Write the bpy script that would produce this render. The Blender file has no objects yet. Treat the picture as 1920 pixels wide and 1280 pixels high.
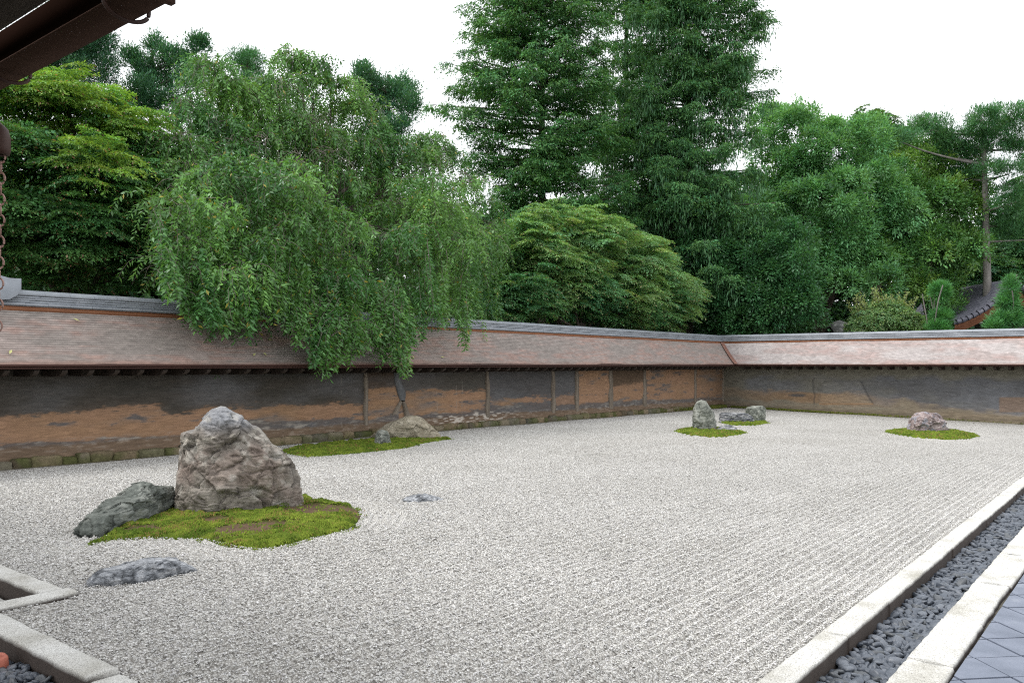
import bpy, math
import numpy as np

# ------------------------------------------------------------------ camera, world, sun
SC = bpy.context.scene
COL = SC.collection
H = 1.4                       # eye height over the gravel
F = 1545.0                    # focal length in photo pixels (1920 wide)
AZ = math.radians(38.5)       # viewing azimuth measured from +x (the long wall's direction)
CA, SA = math.cos(AZ), math.sin(AZ)
HOR = 683.0

cam_d = bpy.data.cameras.new('camera')
cam_d.sensor_width = 36.0
cam_d.lens = F * 36.0 / 1920.0
cam_d.shift_y = (HOR - 640.0) / 1920.0
cam_d.clip_start = 0.05
cam_d.clip_end = 3000.0
cam = bpy.data.objects.new('camera', cam_d)
cam.location = (0, 0, H)
cam.rotation_euler = (math.radians(90), 0, AZ - math.radians(90))
COL.objects.link(cam)
SC.camera = cam

SUN_EL, SUN_AZ = math.radians(52), math.radians(140)    # azimuth from +x, counter clockwise
w = bpy.data.worlds.new('World')
SC.world = w
w.use_nodes = True
nt = w.node_tree
bg = nt.nodes['Background']
sky = nt.nodes.new('ShaderNodeTexSky')
sky.sky_type = 'NISHITA'
sky.sun_disc = False
sky.sun_elevation = SUN_EL
sky.sun_rotation = math.radians(90) - SUN_AZ
sky.air_density = 1.0
sky.dust_density = 3.0
hs = nt.nodes.new('ShaderNodeHueSaturation')
hs.inputs['Saturation'].default_value = 0.25
nt.links.new(sky.outputs[0], hs.inputs['Color'])
mixs = nt.nodes.new('ShaderNodeMix')
mixs.data_type = 'RGBA'
mixs.inputs['Factor'].default_value = 0.75
mixs.inputs[7].default_value = (9.3, 9.5, 9.8, 1)     # the white cloud cover
nt.links.new(hs.outputs[0], mixs.inputs[6])
nt.links.new(mixs.outputs[2], bg.inputs['Color'])
bg.inputs['Strength'].default_value = 0.135

sun_d = bpy.data.lights.new('sun', 'SUN')
sun_d.energy = 1.5
sun_d.angle = math.radians(30)
sun_d.color = (1.0, 0.97, 0.92)
sun = bpy.data.objects.new('sun', sun_d)
sun.rotation_euler = (math.radians(90) - SUN_EL, 0, SUN_AZ + math.radians(90))
COL.objects.link(sun)

SC.view_settings.view_transform = 'Standard'
SC.view_settings.look = 'None'
SC.view_settings.exposure = 0.70
SC.view_settings.gamma = 1.0
SC.cycles.use_denoising = False
SC.cycles.pixel_filter_type = 'BLACKMAN_HARRIS'
SC.cycles.filter_width = 1.15
SC.cycles.max_bounces = 6
SC.cycles.diffuse_bounces = 4
SC.cycles.glossy_bounces = 2
SC.cycles.transmission_bounces = 4

# ------------------------------------------------------------------ helpers: numbers
RNG = np.random.default_rng(11)
UP = np.array([0., 0., 1.])
rv = np.array([SA, -CA, 0])         # to the right across the view
fv = np.array([CA, SA, 0])          # away from the viewer


def ray(px):
    a = (px - 960.0) / F
    return CA + SA * a, SA - CA * a          # world xy direction per metre of camera depth


def at(px, py, d):
    """world point seen at photo pixel (px,py) at camera depth d"""
    dx, dy = ray(px)
    return np.array([dx * d, dy * d, H - (py - HOR) / F * d])


def on_y(px, py, y):
    return at(px, py, y / ray(px)[1])


def on_x(px, py, x):
    return at(px, py, x / ray(px)[0])


def gz(x, y):
    """height of the gravel: it falls gently towards the far short wall"""
    s = np.clip((np.asarray(x, float) - 11.5) / 15.35, 0, 1.1) ** 1.1
    return -1.4 * s * (0.075 + 0.15 * np.clip((11.83 - np.asarray(y, float)) / 9.6, -0.1, 1.3))


def ground(px, py, lift=0.0):
    z = 0.0
    for _ in range(25):
        d = (H - z - lift) * F / (py - HOR)
        p = at(px, py, d)
        z = 0.5 * z + 0.5 * float(gz(p[0], p[1]))
    p[2] = z + lift
    return p


def px_of(P):
    P = np.asarray(P, float)
    fwd = P[..., 0] * CA + P[..., 1] * SA
    rt = P[..., 0] * SA - P[..., 1] * CA
    return 960 + F * rt / fwd, HOR - F * (P[..., 2] - H) / fwd


def _hash(i, j, k, seed):
    h = (i.astype(np.uint32) * np.uint32(374761393) + j.astype(np.uint32) * np.uint32(668265263)
         + k.astype(np.uint32) * np.uint32(2147483647) + np.uint32(seed * 974711 + 12345))
    h = (h ^ (h >> np.uint32(13))) * np.uint32(1274126177)
    h = (h ^ (h >> np.uint32(16))) * np.uint32(2246822519)
    h = h ^ (h >> np.uint32(15))
    return h.astype(np.float64) / 4294967295.0


def vnoise(p, seed=0):
    p = np.asarray(p, float)
    f = np.floor(p)
    t = p - f
    t = t * t * t * (t * (t * 6 - 15) + 10)
    i = f.astype(np.int64)
    out = 0
    for dx in (0, 1):
        wx = t[..., 0] if dx else 1 - t[..., 0]
        for dy in (0, 1):
            wy = t[..., 1] if dy else 1 - t[..., 1]
            for dz in (0, 1):
                wz = t[..., 2] if dz else 1 - t[..., 2]
                out = out + wx * wy * wz * _hash(i[..., 0] + dx + 4096, i[..., 1] + dy + 4096, i[..., 2] + dz + 4096, seed)
    return out


def fbm(p, octv=4, seed=0, gain=0.5):
    s, a, tot = 0, 1.0, 0
    p = np.asarray(p, float)
    for o in range(octv):
        s = s + a * vnoise(p, seed + o)
        tot += a
        a *= gain
        p = p * 2.03 + 7.1
    return s / tot


def ridged(p, octv=4, seed=0):
    s, a, tot = 0, 1.0, 0
    p = np.asarray(p, float)
    for o in range(octv):
        s = s + a * (1 - np.abs(2 * vnoise(p, seed + o) - 1))
        tot += a
        a *= 0.5
        p = p * 2.1 + 3.3
    return s / tot


def sstep(a, b, x):
    t = np.clip((x - a) / (b - a), 0, 1)
    return t * t * (3 - 2 * t)


def lerp(a_, b_, t):
    return a_ + (b_ - a_) * t[..., None]


def unit(v):
    v = np.asarray(v, float)
    return v / np.maximum(np.linalg.norm(v, axis=-1, keepdims=True), 1e-9)


def rand_dir(n):
    return unit(RNG.normal(size=(n, 3)))


def V3(x, y, z):
    return np.stack(np.broadcast_arrays(np.asarray(x, float), np.asarray(y, float), np.asarray(z, float)), -1)


# ------------------------------------------------------------------ helpers: meshes and tags
class Acc:
    """collects vertices and faces (quads or triangles) of ONE mesh"""

    def __init__(self):
        self.v, self.f, self.c, self.n = [], [], [], 0

    def add(self, verts, faces, col=None):
        verts = np.asarray(verts, np.float32).reshape(-1, 3)
        faces = np.asarray(faces, np.int64)
        self.v.append(verts)
        self.f.append(faces + self.n)
        self.n += len(verts)
        if col is not None:
            col = np.asarray(col, np.float32)
            if col.ndim == 1:
                col = np.tile(col, (len(verts), 1))
            self.c.append(col)
        return self

    def box(self, x0, x1, y0, y1, z0, z1, col=None):
        v = [(x, y, z) for z in (z0, z1) for y in (y0, y1) for x in (x0, x1)]
        f = [(0, 2, 3, 1), (4, 5, 7, 6), (0, 1, 5, 4), (2, 6, 7, 3), (0, 4, 6, 2), (1, 3, 7, 5)]
        return self.add(v, f, col)

    def grid(self, P, col=None):
        """P: (n,m,3) array of points"""
        n, m = P.shape[:2]
        idx = np.arange(n * m).reshape(n, m)
        f = np.stack([idx[:-1, :-1], idx[1:, :-1], idx[1:, 1:], idx[:-1, 1:]], -1).reshape(-1, 4)
        return self.add(P.reshape(-1, 3), f, None if col is None else np.asarray(col).reshape(-1, col.shape[-1]) if np.asarray(col).ndim == 3 else col)

    def tube(self, pts, rad, sides=6, col=None, cap=True):
        pts = np.asarray(pts, float)
        n = len(pts)
        rad = np.broadcast_to(np.asarray(rad, float), (n,))
        tan = np.gradient(pts, axis=0) if n > 2 else np.tile(pts[-1] - pts[0], (n, 1))
        tan = unit(tan)
        ref = np.where(np.abs(tan[:, 2:3]) > 0.9, np.array([[1., 0, 0]]), np.array([[0., 0, 1]]))
        a = unit(np.cross(tan, ref))
        b = np.cross(tan, a)
        th = np.linspace(0, 2 * np.pi, sides, endpoint=False)
        ring = pts[:, None] + rad[:, None, None] * (a[:, None] * np.cos(th)[None, :, None] + b[:, None] * np.sin(th)[None, :, None])
        idx = np.arange(n * sides).reshape(n, sides)
        nx = np.roll(idx, -1, 1)
        f = np.stack([idx[:-1], nx[:-1], nx[1:], idx[1:]], -1).reshape(-1, 4)
        self.add(ring.reshape(-1, 3), f, col)
        return self

    def build(self, name, mat, parent=None, smooth=False, loc=None):
        me = bpy.data.meshes.new(name)
        v = np.concatenate(self.v)
        if loc is not None:
            v = v - np.asarray(loc, np.float32)
        lt = [np.full(len(f), f.shape[1]) for f in self.f]
        fl = np.concatenate([f.reshape(-1) for f in self.f]).astype(np.int32)
        lt = np.concatenate(lt).astype(np.int32)
        ls = np.concatenate([[0], np.cumsum(lt)[:-1]]).astype(np.int32)
        me.vertices.add(len(v))
        me.vertices.foreach_set('co', v.astype(np.float32).ravel())
        me.loops.add(len(fl))
        me.loops.foreach_set('vertex_index', fl)
        me.polygons.add(len(lt))
        me.polygons.foreach_set('loop_start', ls)
        me.polygons.foreach_set('loop_total', lt)
        if smooth:
            me.polygons.foreach_set('use_smooth', np.ones(len(lt), bool))
        if self.c:
            c = np.concatenate(self.c)
            c4 = np.ones((len(v), 4), np.float32)
            c4[:, :3] = c[:, :3]
            at_ = me.color_attributes.new('tint', 'FLOAT_COLOR', 'POINT')
            at_.data.foreach_set('color', c4.ravel())
        me.update(calc_edges=True)
        me.materials.append(mat)
        o = bpy.data.objects.new(name, me)
        COL.objects.link(o)
        if loc is not None:
            o.location = loc
        if parent is not None:
            o.parent = parent
        return o


def tag(o, label=None, cat=None, group=None, kind=None):
    if label:
        o['label'] = label
    if cat:
        o['category'] = cat
    if group:
        o['group'] = group
    if kind:
        o['kind'] = kind
    return o


def empty(name, label, cat, group=None, loc=(0, 0, 0)):
    o = bpy.data.objects.new(name, None)
    o.location = loc
    COL.objects.link(o)
    return tag(o, label, cat, group)


# ------------------------------------------------------------------ helpers: materials
def new_mat(name):
    m = bpy.data.materials.new(name)
    m.use_nodes = True
    n = m.node_tree
    return m, n, n.nodes['Principled BSDF']


def nd(n, typ, **kw):
    o = n.nodes.new(typ)
    for k, v in kw.items():
        if k in o.inputs:
            o.inputs[k].default_value = v
        else:
            setattr(o, k, v)
    return o


def tex_noise(n, scale, detail=6, stretch=(1, 1, 1), rough=0.6):
    tc = nd(n, 'ShaderNodeTexCoord')
    mp = nd(n, 'ShaderNodeMapping')
    mp.inputs['Scale'].default_value = stretch
    n.links.new(tc.outputs['Object'], mp.inputs[0])
    t = nd(n, 'ShaderNodeTexNoise', Scale=scale, Detail=detail, Roughness=rough)
    n.links.new(mp.outputs[0], t.inputs['Vector'])
    return t


def ramp(n, src, stops):
    r = nd(n, 'ShaderNodeValToRGB')
    el = r.color_ramp.elements
    while len(el) < len(stops):
        el.new(0.5)
    for e, (p, c) in zip(el, stops):
        e.position = p
        e.color = (*c, 1) if len(c) == 3 else c
    n.links.new(src, r.inputs[0])
    return r


def mixc(n, mode, fac, a, b):
    m = nd(n, 'ShaderNodeMix')
    m.data_type = 'RGBA'
    m.blend_type = mode
    for sock, val in ((m.inputs['Factor'], fac), (m.inputs[6], a), (m.inputs[7], b)):
        if isinstance(val, bpy.types.NodeSocket):
            n.links.new(val, sock)
        elif isinstance(val, (tuple, list)):
            sock.default_value = (*val, 1) if len(val) == 3 else val
        else:
            sock.default_value = val
    return m.outputs[2]


def bump(n, b, src, strength=0.5, dist=0.02):
    bp = nd(n, 'ShaderNodeBump', Strength=strength, Distance=dist)
    n.links.new(src, bp.inputs['Height'])
    n.links.new(bp.outputs[0], b.inputs['Normal'])
    return bp


def mat_noise(name, stops, scale, stretch=(1, 1, 1), rough=0.8, bstr=0.4, bdist=0.01, bscale=None, metallic=0.0, spec=0.3):
    m, n, b = new_mat(name)
    t = tex_noise(n, scale, 8, stretch)
    r = ramp(n, t.outputs['Fac'], stops)
    n.links.new(r.outputs[0], b.inputs['Base Color'])
    b.inputs['Roughness'].default_value = rough
    b.inputs['Metallic'].default_value = metallic
    b.inputs['Specular IOR Level'].default_value = spec
    if bstr:
        t2 = tex_noise(n, bscale or scale * 3, 8, stretch)
        bump(n, b, t2.outputs['Fac'], bstr, bdist)
    return m


def mat_tint(name, rough=0.85, nscale=30, namt=0.35, stretch=(1, 1, 1), bstr=0.4, bdist=0.01, bscale=60, spec=0.3):
    """the mesh's own mineral / stain colours with fine procedural grain on top"""
    m, n, b = new_mat(name)
    a = nd(n, 'ShaderNodeVertexColor')
    a.layer_name = 'tint'
    t = tex_noise(n, nscale, 8, stretch, 0.7)
    r = ramp(n, t.outputs['Fac'], [(0.25, (1 - namt,) * 3), (0.75, (1 + namt,) * 3)])
    n.links.new(mixc(n, 'MULTIPLY', 1.0, a.outputs[0], r.outputs[0]), b.inputs['Base Color'])
    b.inputs['Roughness'].default_value = rough
    b.inputs['Specular IOR Level'].default_value = spec
    t2 = tex_noise(n, bscale, 8, stretch, 0.7)
    bump(n, b, t2.outputs['Fac'], bstr, bdist)
    return m


def mat_leaf(name, trans=0.35, gloss=0.10, grough=0.42):
    m = bpy.data.materials.new(name)
    m.use_nodes = True
    n = m.node_tree
    n.nodes.remove(n.nodes['Principled BSDF'])
    out = n.nodes['Material Output']
    a = nd(n, 'ShaderNodeVertexColor')
    a.layer_name = 'tint'
    d = nd(n, 'ShaderNodeBsdfDiffuse')
    tr = nd(n, 'ShaderNodeBsdfTranslucent')
    n.links.new(a.outputs[0], d.inputs['Color'])
    n.links.new(mixc(n, 'MULTIPLY', 1.0, a.outputs[0], (1.25, 1.15, 0.55)), tr.inputs['Color'])
    mx = nd(n, 'ShaderNodeMixShader')
    mx.inputs[0].default_value = trans
    n.links.new(d.outputs[0], mx.inputs[1])
    n.links.new(tr.outputs[0], mx.inputs[2])
    g = nd(n, 'ShaderNodeBsdfGlossy', Roughness=grough)
    g.inputs['Color'].default_value = (0.9, 0.95, 1, 1)
    mg = nd(n, 'ShaderNodeMixShader')
    mg.inputs[0].default_value = gloss
    n.links.new(mx.outputs[0], mg.inputs[1])
    n.links.new(g.outputs[0], mg.inputs[2])
    n.links.new(mg.outputs[0], out.inputs[0])
    return m


M_LEAF = mat_leaf('leaf_soft', 0.38, 0.035, 0.5)
M_GLOSSY = mat_leaf('leaf_glossy', 0.34, 0.030, 0.36)
M_NEEDLE = mat_leaf('leaf_needle', 0.28, 0.03, 0.5)
M_BARK = mat_noise('bark', [(0.3, (0.035, 0.028, 0.022)), (0.7, (0.13, 0.11, 0.09))], 6, (1, 1, 0.2), 0.9, 0.8, 0.03, 14)
M_TWIG = mat_noise('twig_bark', [(0.3, (0.10, 0.085, 0.07)), (0.7, (0.24, 0.21, 0.18))], 8, (1, 1, 1), 0.85, 0.2)
M_GREYBARK = mat_noise('grey_bark', [(0.3, (0.13, 0.12, 0.11)), (0.7, (0.28, 0.26, 0.24))], 7, (1, 1, 0.15), 0.9, 0.8, 0.03, 14)

# ------------------------------------------------------------------ SETTING: ground beyond, gravel, drains, paving
YG, YE, YF, YR = 11.83, 11.41, 12.18, 12.46      # gravel edge, eave, wall face, ridge of the long wall
XG, XE, XF, XR = 26.85, 26.43, 27.20, 27.48      # the same for the short wall
ZE, ZR = 1.40, 2.43                              # eave height, ridge height

M_SOIL = mat_noise('forest_soil', [(0.3, (0.02, 0.022, 0.012)), (0.7, (0.06, 0.055, 0.03))], 1.2, rough=1, bstr=0.8, bdist=0.05)
a = Acc()
S = 1500.0
a.add([(-S, -S, -0.62), (S, -S, -0.62), (S, S, -0.62), (-S, S, -0.62)], [(0, 1, 2, 3)])
tag(a.build('ground', M_SOIL), kind='structure')

# moss islands, outlines read from the photograph as pixels and laid on the gravel
MOSS_PX = {
    'big': [(178, 1021), (214, 1013), (290, 1009), (357, 1011), (392, 1014), (430, 1021), (450, 1027), (482, 1030), (520, 1028),
            (545, 1022), (575, 1012), (620, 1003), (655, 992), (671, 980), (677, 967), (664, 956), (640, 948), (600, 942), (566, 936),
            (480, 920), (350, 922), (300, 958), (235, 990)],
    'back': [(528, 847), (545, 853), (580, 857), (620, 855), (680, 850), (720, 846), (755, 842), (790, 833), (820, 828), (846, 824.5),
             (838, 822), (800, 820), (740, 818), (700, 824), (660, 828), (610, 833), (565, 838)],
    'upright': [(1264, 809), (1284, 814), (1302, 817), (1334, 819.5), (1359, 819), (1384, 816), (1400, 813), (1390, 810), (1376, 807.5),
                (1346, 804), (1302, 803), (1277, 806)],
    'pair': [(1350, 793), (1371, 797), (1396, 798), (1421, 797.5), (1439, 794), (1434, 790), (1415, 787), (1375, 786), (1355, 789)],
    'pink': [(1660, 810), (1680, 815), (1709, 819), (1749, 823), (1783, 825), (1818, 823), (1837, 818), (1818, 812), (1783, 806.5),
             (1740, 803), (1704, 804.5), (1680, 806)],
}
MOSS = {k: np.array([ground(x, y)[:2] for x, y in v]) for k, v in MOSS_PX.items()}


def poly_dist(x, y, poly):
    """signed distance to polygon outline (negative inside)"""
    best = np.full(x.shape, 1e9)
    inside = np.zeros(x.shape, bool)
    n = len(poly)
    for i in range(n):
        x0, y0 = poly[i]
        x1, y1 = poly[(i + 1) % n]
        ex, ey = x1 - x0, y1 - y0
        t = np.clip(((x - x0) * ex + (y - y0) * ey) / (ex * ex + ey * ey + 1e-12), 0, 1)
        best = np.minimum(best, np.hypot(x - x0 - t * ex, y - y0 - t * ey))
        c = ((y0 > y) != (y1 > y)) & (x < (x1 - x0) * (y - y0) / ((y1 - y0) + 1e-12) + x0)
        inside ^= c
    return np.where(inside, -best, best)


PERIOD = 0.078
FLATS_PX = [(262, 1082, 0.55, 0.22), (788, 937, 0.33, 0.16)]


def isl_dist(x, y):
    d = np.full(x.shape, 9.0)
    for k, poly in MOSS.items():
        c = poly.mean(0)
        r = np.abs(poly - c).max() + 0.8
        m = (np.abs(x - c[0]) < r) & (np.abs(y - c[1]) < r)
        if m.any():
            d[m] = np.minimum(d[m], poly_dist(x[m], y[m], poly))
    return d


def rake(x, y):
    """height of the raked furrows: parallel to the long wall, ringed round every island"""
    d = isl_dist(x, y)
    wob = 0.02 * (vnoise(V3(x * 0.7, y * 0.7, 0), 5) - 0.5)
    ph = np.where(d < 0.42, d, y + wob)
    amp = 0.0135 * (0.75 + 0.5 * vnoise(V3(x * 1.3, y * 6, 1.0), 9))
    sn_ = 0.5 + 0.5 * np.sin(2 * np.pi * ph / PERIOD)
    h = 2 * amp * (sn_ ** 1.7 - 0.4)
    h = h + 0.006 * (vnoise(V3(x * 9, y * 9, 0), 3) - 0.5)
    return np.where(d < -0.03, -0.012, h)


def gravel_mat():
    m, n, b = new_mat('gravel')
    tc = nd(n, 'ShaderNodeTexCoord')
    vo = nd(n, 'ShaderNodeTexVoronoi', Scale=88.0, Randomness=1.0)
    n.links.new(tc.outputs['Object'], vo.inputs['Vector'])
    sep = nd(n, 'ShaderNodeSeparateColor')
    n.links.new(vo.outputs['Color'], sep.inputs[0])
    r = ramp(n, sep.outputs[0], [(0.0, (0.20, 0.19, 0.175)), (0.12, (0.36, 0.345, 0.32)), (0.5, (0.52, 0.505, 0.475)), (0.8, (0.64, 0.63, 0.60)), (1.0, (0.80, 0.79, 0.77))])
    r2 = ramp(n, vo.outputs['Distance'], [(0.0, (1, 1, 1)), (0.35, (0.98, 0.98, 0.98)), (0.75, (0.55, 0.54, 0.53))])
    col = mixc(n, 'MULTIPLY', 1.0, r.outputs[0], r2.outputs[0])
    t = tex_noise(n, 0.5, 5)
    r3 = ramp(n, t.outputs['Fac'], [(0.3, (0.90, 0.895, 0.88)), (0.7, (1.06, 1.06, 1.06))])
    n.links.new(mixc(n, 'MULTIPLY', 1.0, col, r3.outputs[0]), b.inputs['Base Color'])
    b.inputs['Roughness'].default_value = 0.9
    b.inputs['Specular IOR Level'].default_value = 0.2
    mt = nd(n, 'ShaderNodeMath', operation='MULTIPLY')
    mt.inputs[1].default_value = -1.0
    n.links.new(vo.outputs['Distance'], mt.inputs[0])
    bump(n, b, mt.outputs[0], 0.9, 0.012)
    return m


M_GRAVEL = gravel_mat()
ys = np.arange(1.39, YG + 0.005, 0.0145)
xs = np.concatenate([np.arange(2.245, 11.0, 0.045), np.arange(11.0, XG + 0.12, 0.11)])
X, Y = np.meshgrid(xs, ys, indexing='ij')
Z = gz(X, Y) + rake(X, Y)
a = Acc()
a.grid(V3(X, Y, Z))
ys2 = np.arange(1.39, 5.13, 0.0145)                       # the piece between the jogged kerbs
X2, Y2 = np.meshgrid(np.arange(1.81, 2.2451, 0.0435), ys2, indexing='ij')
a.grid(V3(X2, Y2, rake(X2, Y2)))
tag(a.build('gravel_bed', M_GRAVEL, smooth=True), 'pale grey raked gravel filling the walled garden', None, kind='structure')

# loose stones lying on the bed: thick near the viewer, thinning out with distance
N0 = 1500000
zc = np.sqrt(RNG.uniform(2.3 ** 2, 15.0 ** 2, N0))
pxr = RNG.uniform(-40, 1960, N0)
aa = (pxr - 960) / F
gx, gy = (CA + SA * aa) * zc, (SA - CA * aa) * zc
keep = (gy > 1.40) & (gy < YG) & (((gx > 1.82) & (gy < 5.12)) | (gx > 2.26))
dens = np.clip(1.25 - 0.080 * zc, 0.0, 1.0)
area = 0.5 * (15.0 ** 2 - 2.3 ** 2) * (2000 / F)
keep &= RNG.random(N0) < dens * 8000 * area / N0
gx, gy, zc = gx[keep], gy[keep], zc[keep]
isl = isl_dist(gx, gy)
k2 = isl > RNG.normal(-0.01, 0.025, len(gx))
gx, gy, zc = gx[k2], gy[k2], zc[k2]
n = len(gx)
base = np.array([[1, 0, 0], [0, 1, 0], [-1, 0, 0], [0, -1, 0], [0, 0, 1], [0, 0, -1]], float)
vv = base[None] * (1 + RNG.uniform(-0.4, 0.4, (n, 6, 3))) + RNG.uniform(-0.28, 0.28, (n, 6, 3))
sz = RNG.lognormal(math.log(0.0046), 0.24, n)
vv *= sz[:, None, None] * np.stack([RNG.uniform(0.8, 1.35, n), RNG.uniform(0.7, 1.1, n), RNG.uniform(0.55, 0.85, n)], -1)[:, None, :]
th = RNG.uniform(0, 2 * np.pi, n)
c, s = np.cos(th)[:, None], np.sin(th)[:, None]
rx = vv[..., 0] * c - vv[..., 1] * s
ry = vv[..., 0] * s + vv[..., 1] * c
vv = np.stack([rx + gx[:, None], ry + gy[:, None], vv[..., 2] + (gz(gx, gy) + rake(gx, gy) + sz * 0.5)[:, None]], -1)
tri = np.array([[0, 1, 4], [1, 2, 4], [2, 3, 4], [3, 0, 4], [1, 0, 5], [2, 1, 5], [3, 2, 5], [0, 3, 5]])
g = np.clip(RNG.normal(0.565, 0.075, n), 0.2, 0.76)
dark = RNG.random(n) < 0.045
g[dark] *= 0.5
gc = g[:, None] * np.stack([np.ones(n), RNG.uniform(0.97, 1.0, n), RNG.uniform(0.92, 0.985, n)], -1)
a = Acc()
a.add(vv.reshape(-1, 3), (tri[None] + 6 * np.arange(n)[:, None, None]).reshape(-1, 3), np.repeat(gc, 6, 0))
M_CHIP = mat_tint('gravel_chip', 0.9, 80, 0.12, bstr=0.1)
tag(a.build('loose_gravel', M_CHIP), 'loose white and grey gravel chips strewn over the raked bed', 'gravel', kind='stuff')

# --- granite kerbs
def granite():
    m, n, b = new_mat('granite')
    tc = nd(n, 'ShaderNodeTexCoord')
    va = nd(n, 'ShaderNodeVertexColor')
    va.layer_name = 'tint'
    vo = nd(n, 'ShaderNodeTexVoronoi', Scale=230.0)
    n.links.new(tc.outputs['Object'], vo.inputs['Vector'])
    sep = nd(n, 'ShaderNodeSeparateColor')
    n.links.new(vo.outputs['Color'], sep.inputs[0])
    r = ramp(n, sep.outputs[0], [(0.0, (0.26, 0.25, 0.235)), (0.14, (0.42, 0.415, 0.395)), (0.6, (0.54, 0.535, 0.515)), (1.0, (0.64, 0.635, 0.615))])
    t = tex_noise(n, 3.0, 6)
    r3 = ramp(n, t.outputs['Fac'], [(0.28, (0.62, 0.60, 0.54)), (0.45, (0.90, 0.89, 0.86)), (0.65, (1.05, 1.05, 1.04))])
    n.links.new(mixc(n, 'MULTIPLY', 1.0, mixc(n, 'MULTIPLY', 1.0, r.outputs[0], r3.outputs[0]), va.outputs[0]), b.inputs['Base Color'])
    b.inputs['Roughness'].default_value = 0.85
    t2 = tex_noise(n, 120, 6)
    bump(n, b, t2.outputs['Fac'], 0.5, 0.004)
    return m


M_GRANITE = granite()


def slab(x0, x1, y0, y1, zt, zb, seed, name='kerb_slab', along='x'):
    """one granite slab with softly broken edges"""
    ac = Acc()
    L = (x1 - x0) if along == 'x' else (y1 - y0)
    nl, nw = max(6, int(L / 0.03)), 6
    u = np.linspace(0, 1, nl + 1)
    # closed profile across the slab
    wv = np.array([0, 0, 0.03, 0.10, 0.35, 0.65, 0.90, 0.97, 1, 1])
    zz = np.array([0, 0.90, 0.985, 1, 1, 1, 1, 0.985, 0.90, 0])
    U, W = np.meshgrid(u, wv, indexing='ij')
    ZZ = np.broadcast_to(zz, U.shape)
    if along == 'x':
        Xs, Ys = x0 + U * (x1 - x0), y0 + W * (y1 - y0)
    else:
        Xs, Ys = x0 + W * (x1 - x0), y0 + U * (y1 - y0)
    P = V3(Xs, Ys, zb + ZZ * (zt - zb))
    P[..., 2] += gz(Xs, Ys)
    nn = fbm(V3(P[..., 0] * 14 + seed * 3.1, P[..., 1] * 14, P[..., 2] * 14), 3, seed) - 0.5
    cross = 1 if along == 'x' else 0
    edge = np.where(np.abs(W - 0.5) > 0.44, 1.0, 0.12)
    P[..., cross] += nn * 0.016 * edge * np.sign(W - 0.5)
    P[..., 2] += (fbm(V3(P[..., 0] * 5, P[..., 1] * 5, seed * 1.7), 3, seed + 4) - 0.5) * 0.008 * ZZ
    sh = 1 if along == 'x' else 0
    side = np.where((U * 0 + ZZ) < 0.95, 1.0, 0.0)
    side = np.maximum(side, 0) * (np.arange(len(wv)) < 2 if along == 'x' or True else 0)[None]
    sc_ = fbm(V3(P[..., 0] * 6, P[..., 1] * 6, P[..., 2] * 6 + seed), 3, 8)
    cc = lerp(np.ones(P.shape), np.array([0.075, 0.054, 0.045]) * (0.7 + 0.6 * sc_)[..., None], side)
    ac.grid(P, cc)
    n0 = len(wv)
    for row in (0, nl):
        ids = [row * n0 + k for k in range(n0)]
        ac.f.append(np.array([[ids[0], ids[1], ids[8], ids[9]], [ids[1], ids[2], ids[7], ids[8]], [ids[2], ids[3], ids[6], ids[7]], [ids[3], ids[4], ids[5], ids[6]]]))
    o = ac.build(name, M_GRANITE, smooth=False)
    return o


ordn = ['first', 'second', 'third', 'fourth', 'fifth', 'sixth', 'seventh', 'eighth', 'ninth', 'tenth', 'eleventh', 'twelfth', 'thirteenth']


def x_at(px, y):
    dx, dy = ray(px)
    return y * dx / dy


# joints read from the photo along the two right-hand kerbs (pixel x where the joint crosses the kerb)
inner_j = [2.55] + [x_at(p, 1.32) for p in (1566, 1645, 1768, 1834, 1892)]
inner_j += [inner_j[-1] + 1.3 * k for k in range(1, 4)]
for i in range(len(inner_j) - 1):
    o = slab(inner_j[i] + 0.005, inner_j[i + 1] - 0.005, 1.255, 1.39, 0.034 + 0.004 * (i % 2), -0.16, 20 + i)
    lab = f'pale granite kerb slab between raked gravel and pebble drain, {ordn[i]} from the bottom of the photo'
    tag(o, lab, 'kerb slab', 'granite slabs edging the raked gravel on the right')
outer_j = [2.6] + [x_at(p, 0.85) for p in (1745, 1806, 1862, 1905)]
outer_j += [outer_j[-1] + 0.9 * k for k in range(1, 5)]
for i in range(len(outer_j) - 1):
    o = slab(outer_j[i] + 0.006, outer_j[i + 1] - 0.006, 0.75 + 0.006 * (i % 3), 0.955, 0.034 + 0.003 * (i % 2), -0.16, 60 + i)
    lab = f'speckled granite slab between pebble drain and grey diamond paving, {ordn[i]} from the bottom of the photo'
    tag(o, lab, 'kerb slab', 'granite slabs edging the diamond paving')
# jogged kerb at lower left
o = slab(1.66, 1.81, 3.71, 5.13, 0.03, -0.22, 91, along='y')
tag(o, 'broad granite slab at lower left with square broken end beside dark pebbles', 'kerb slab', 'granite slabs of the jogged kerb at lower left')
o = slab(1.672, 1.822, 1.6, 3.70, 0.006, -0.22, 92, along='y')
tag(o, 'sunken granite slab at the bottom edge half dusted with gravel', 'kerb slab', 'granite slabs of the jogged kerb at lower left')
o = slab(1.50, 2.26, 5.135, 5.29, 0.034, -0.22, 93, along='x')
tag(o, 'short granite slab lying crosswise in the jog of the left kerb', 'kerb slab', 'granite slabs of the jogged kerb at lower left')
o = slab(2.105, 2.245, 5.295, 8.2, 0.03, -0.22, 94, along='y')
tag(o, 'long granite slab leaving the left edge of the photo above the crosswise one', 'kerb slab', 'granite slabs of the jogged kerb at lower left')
o = slab(1.2, 2.085, 5.33, 6.6, -0.07, -0.3, 95, along='y')
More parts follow.
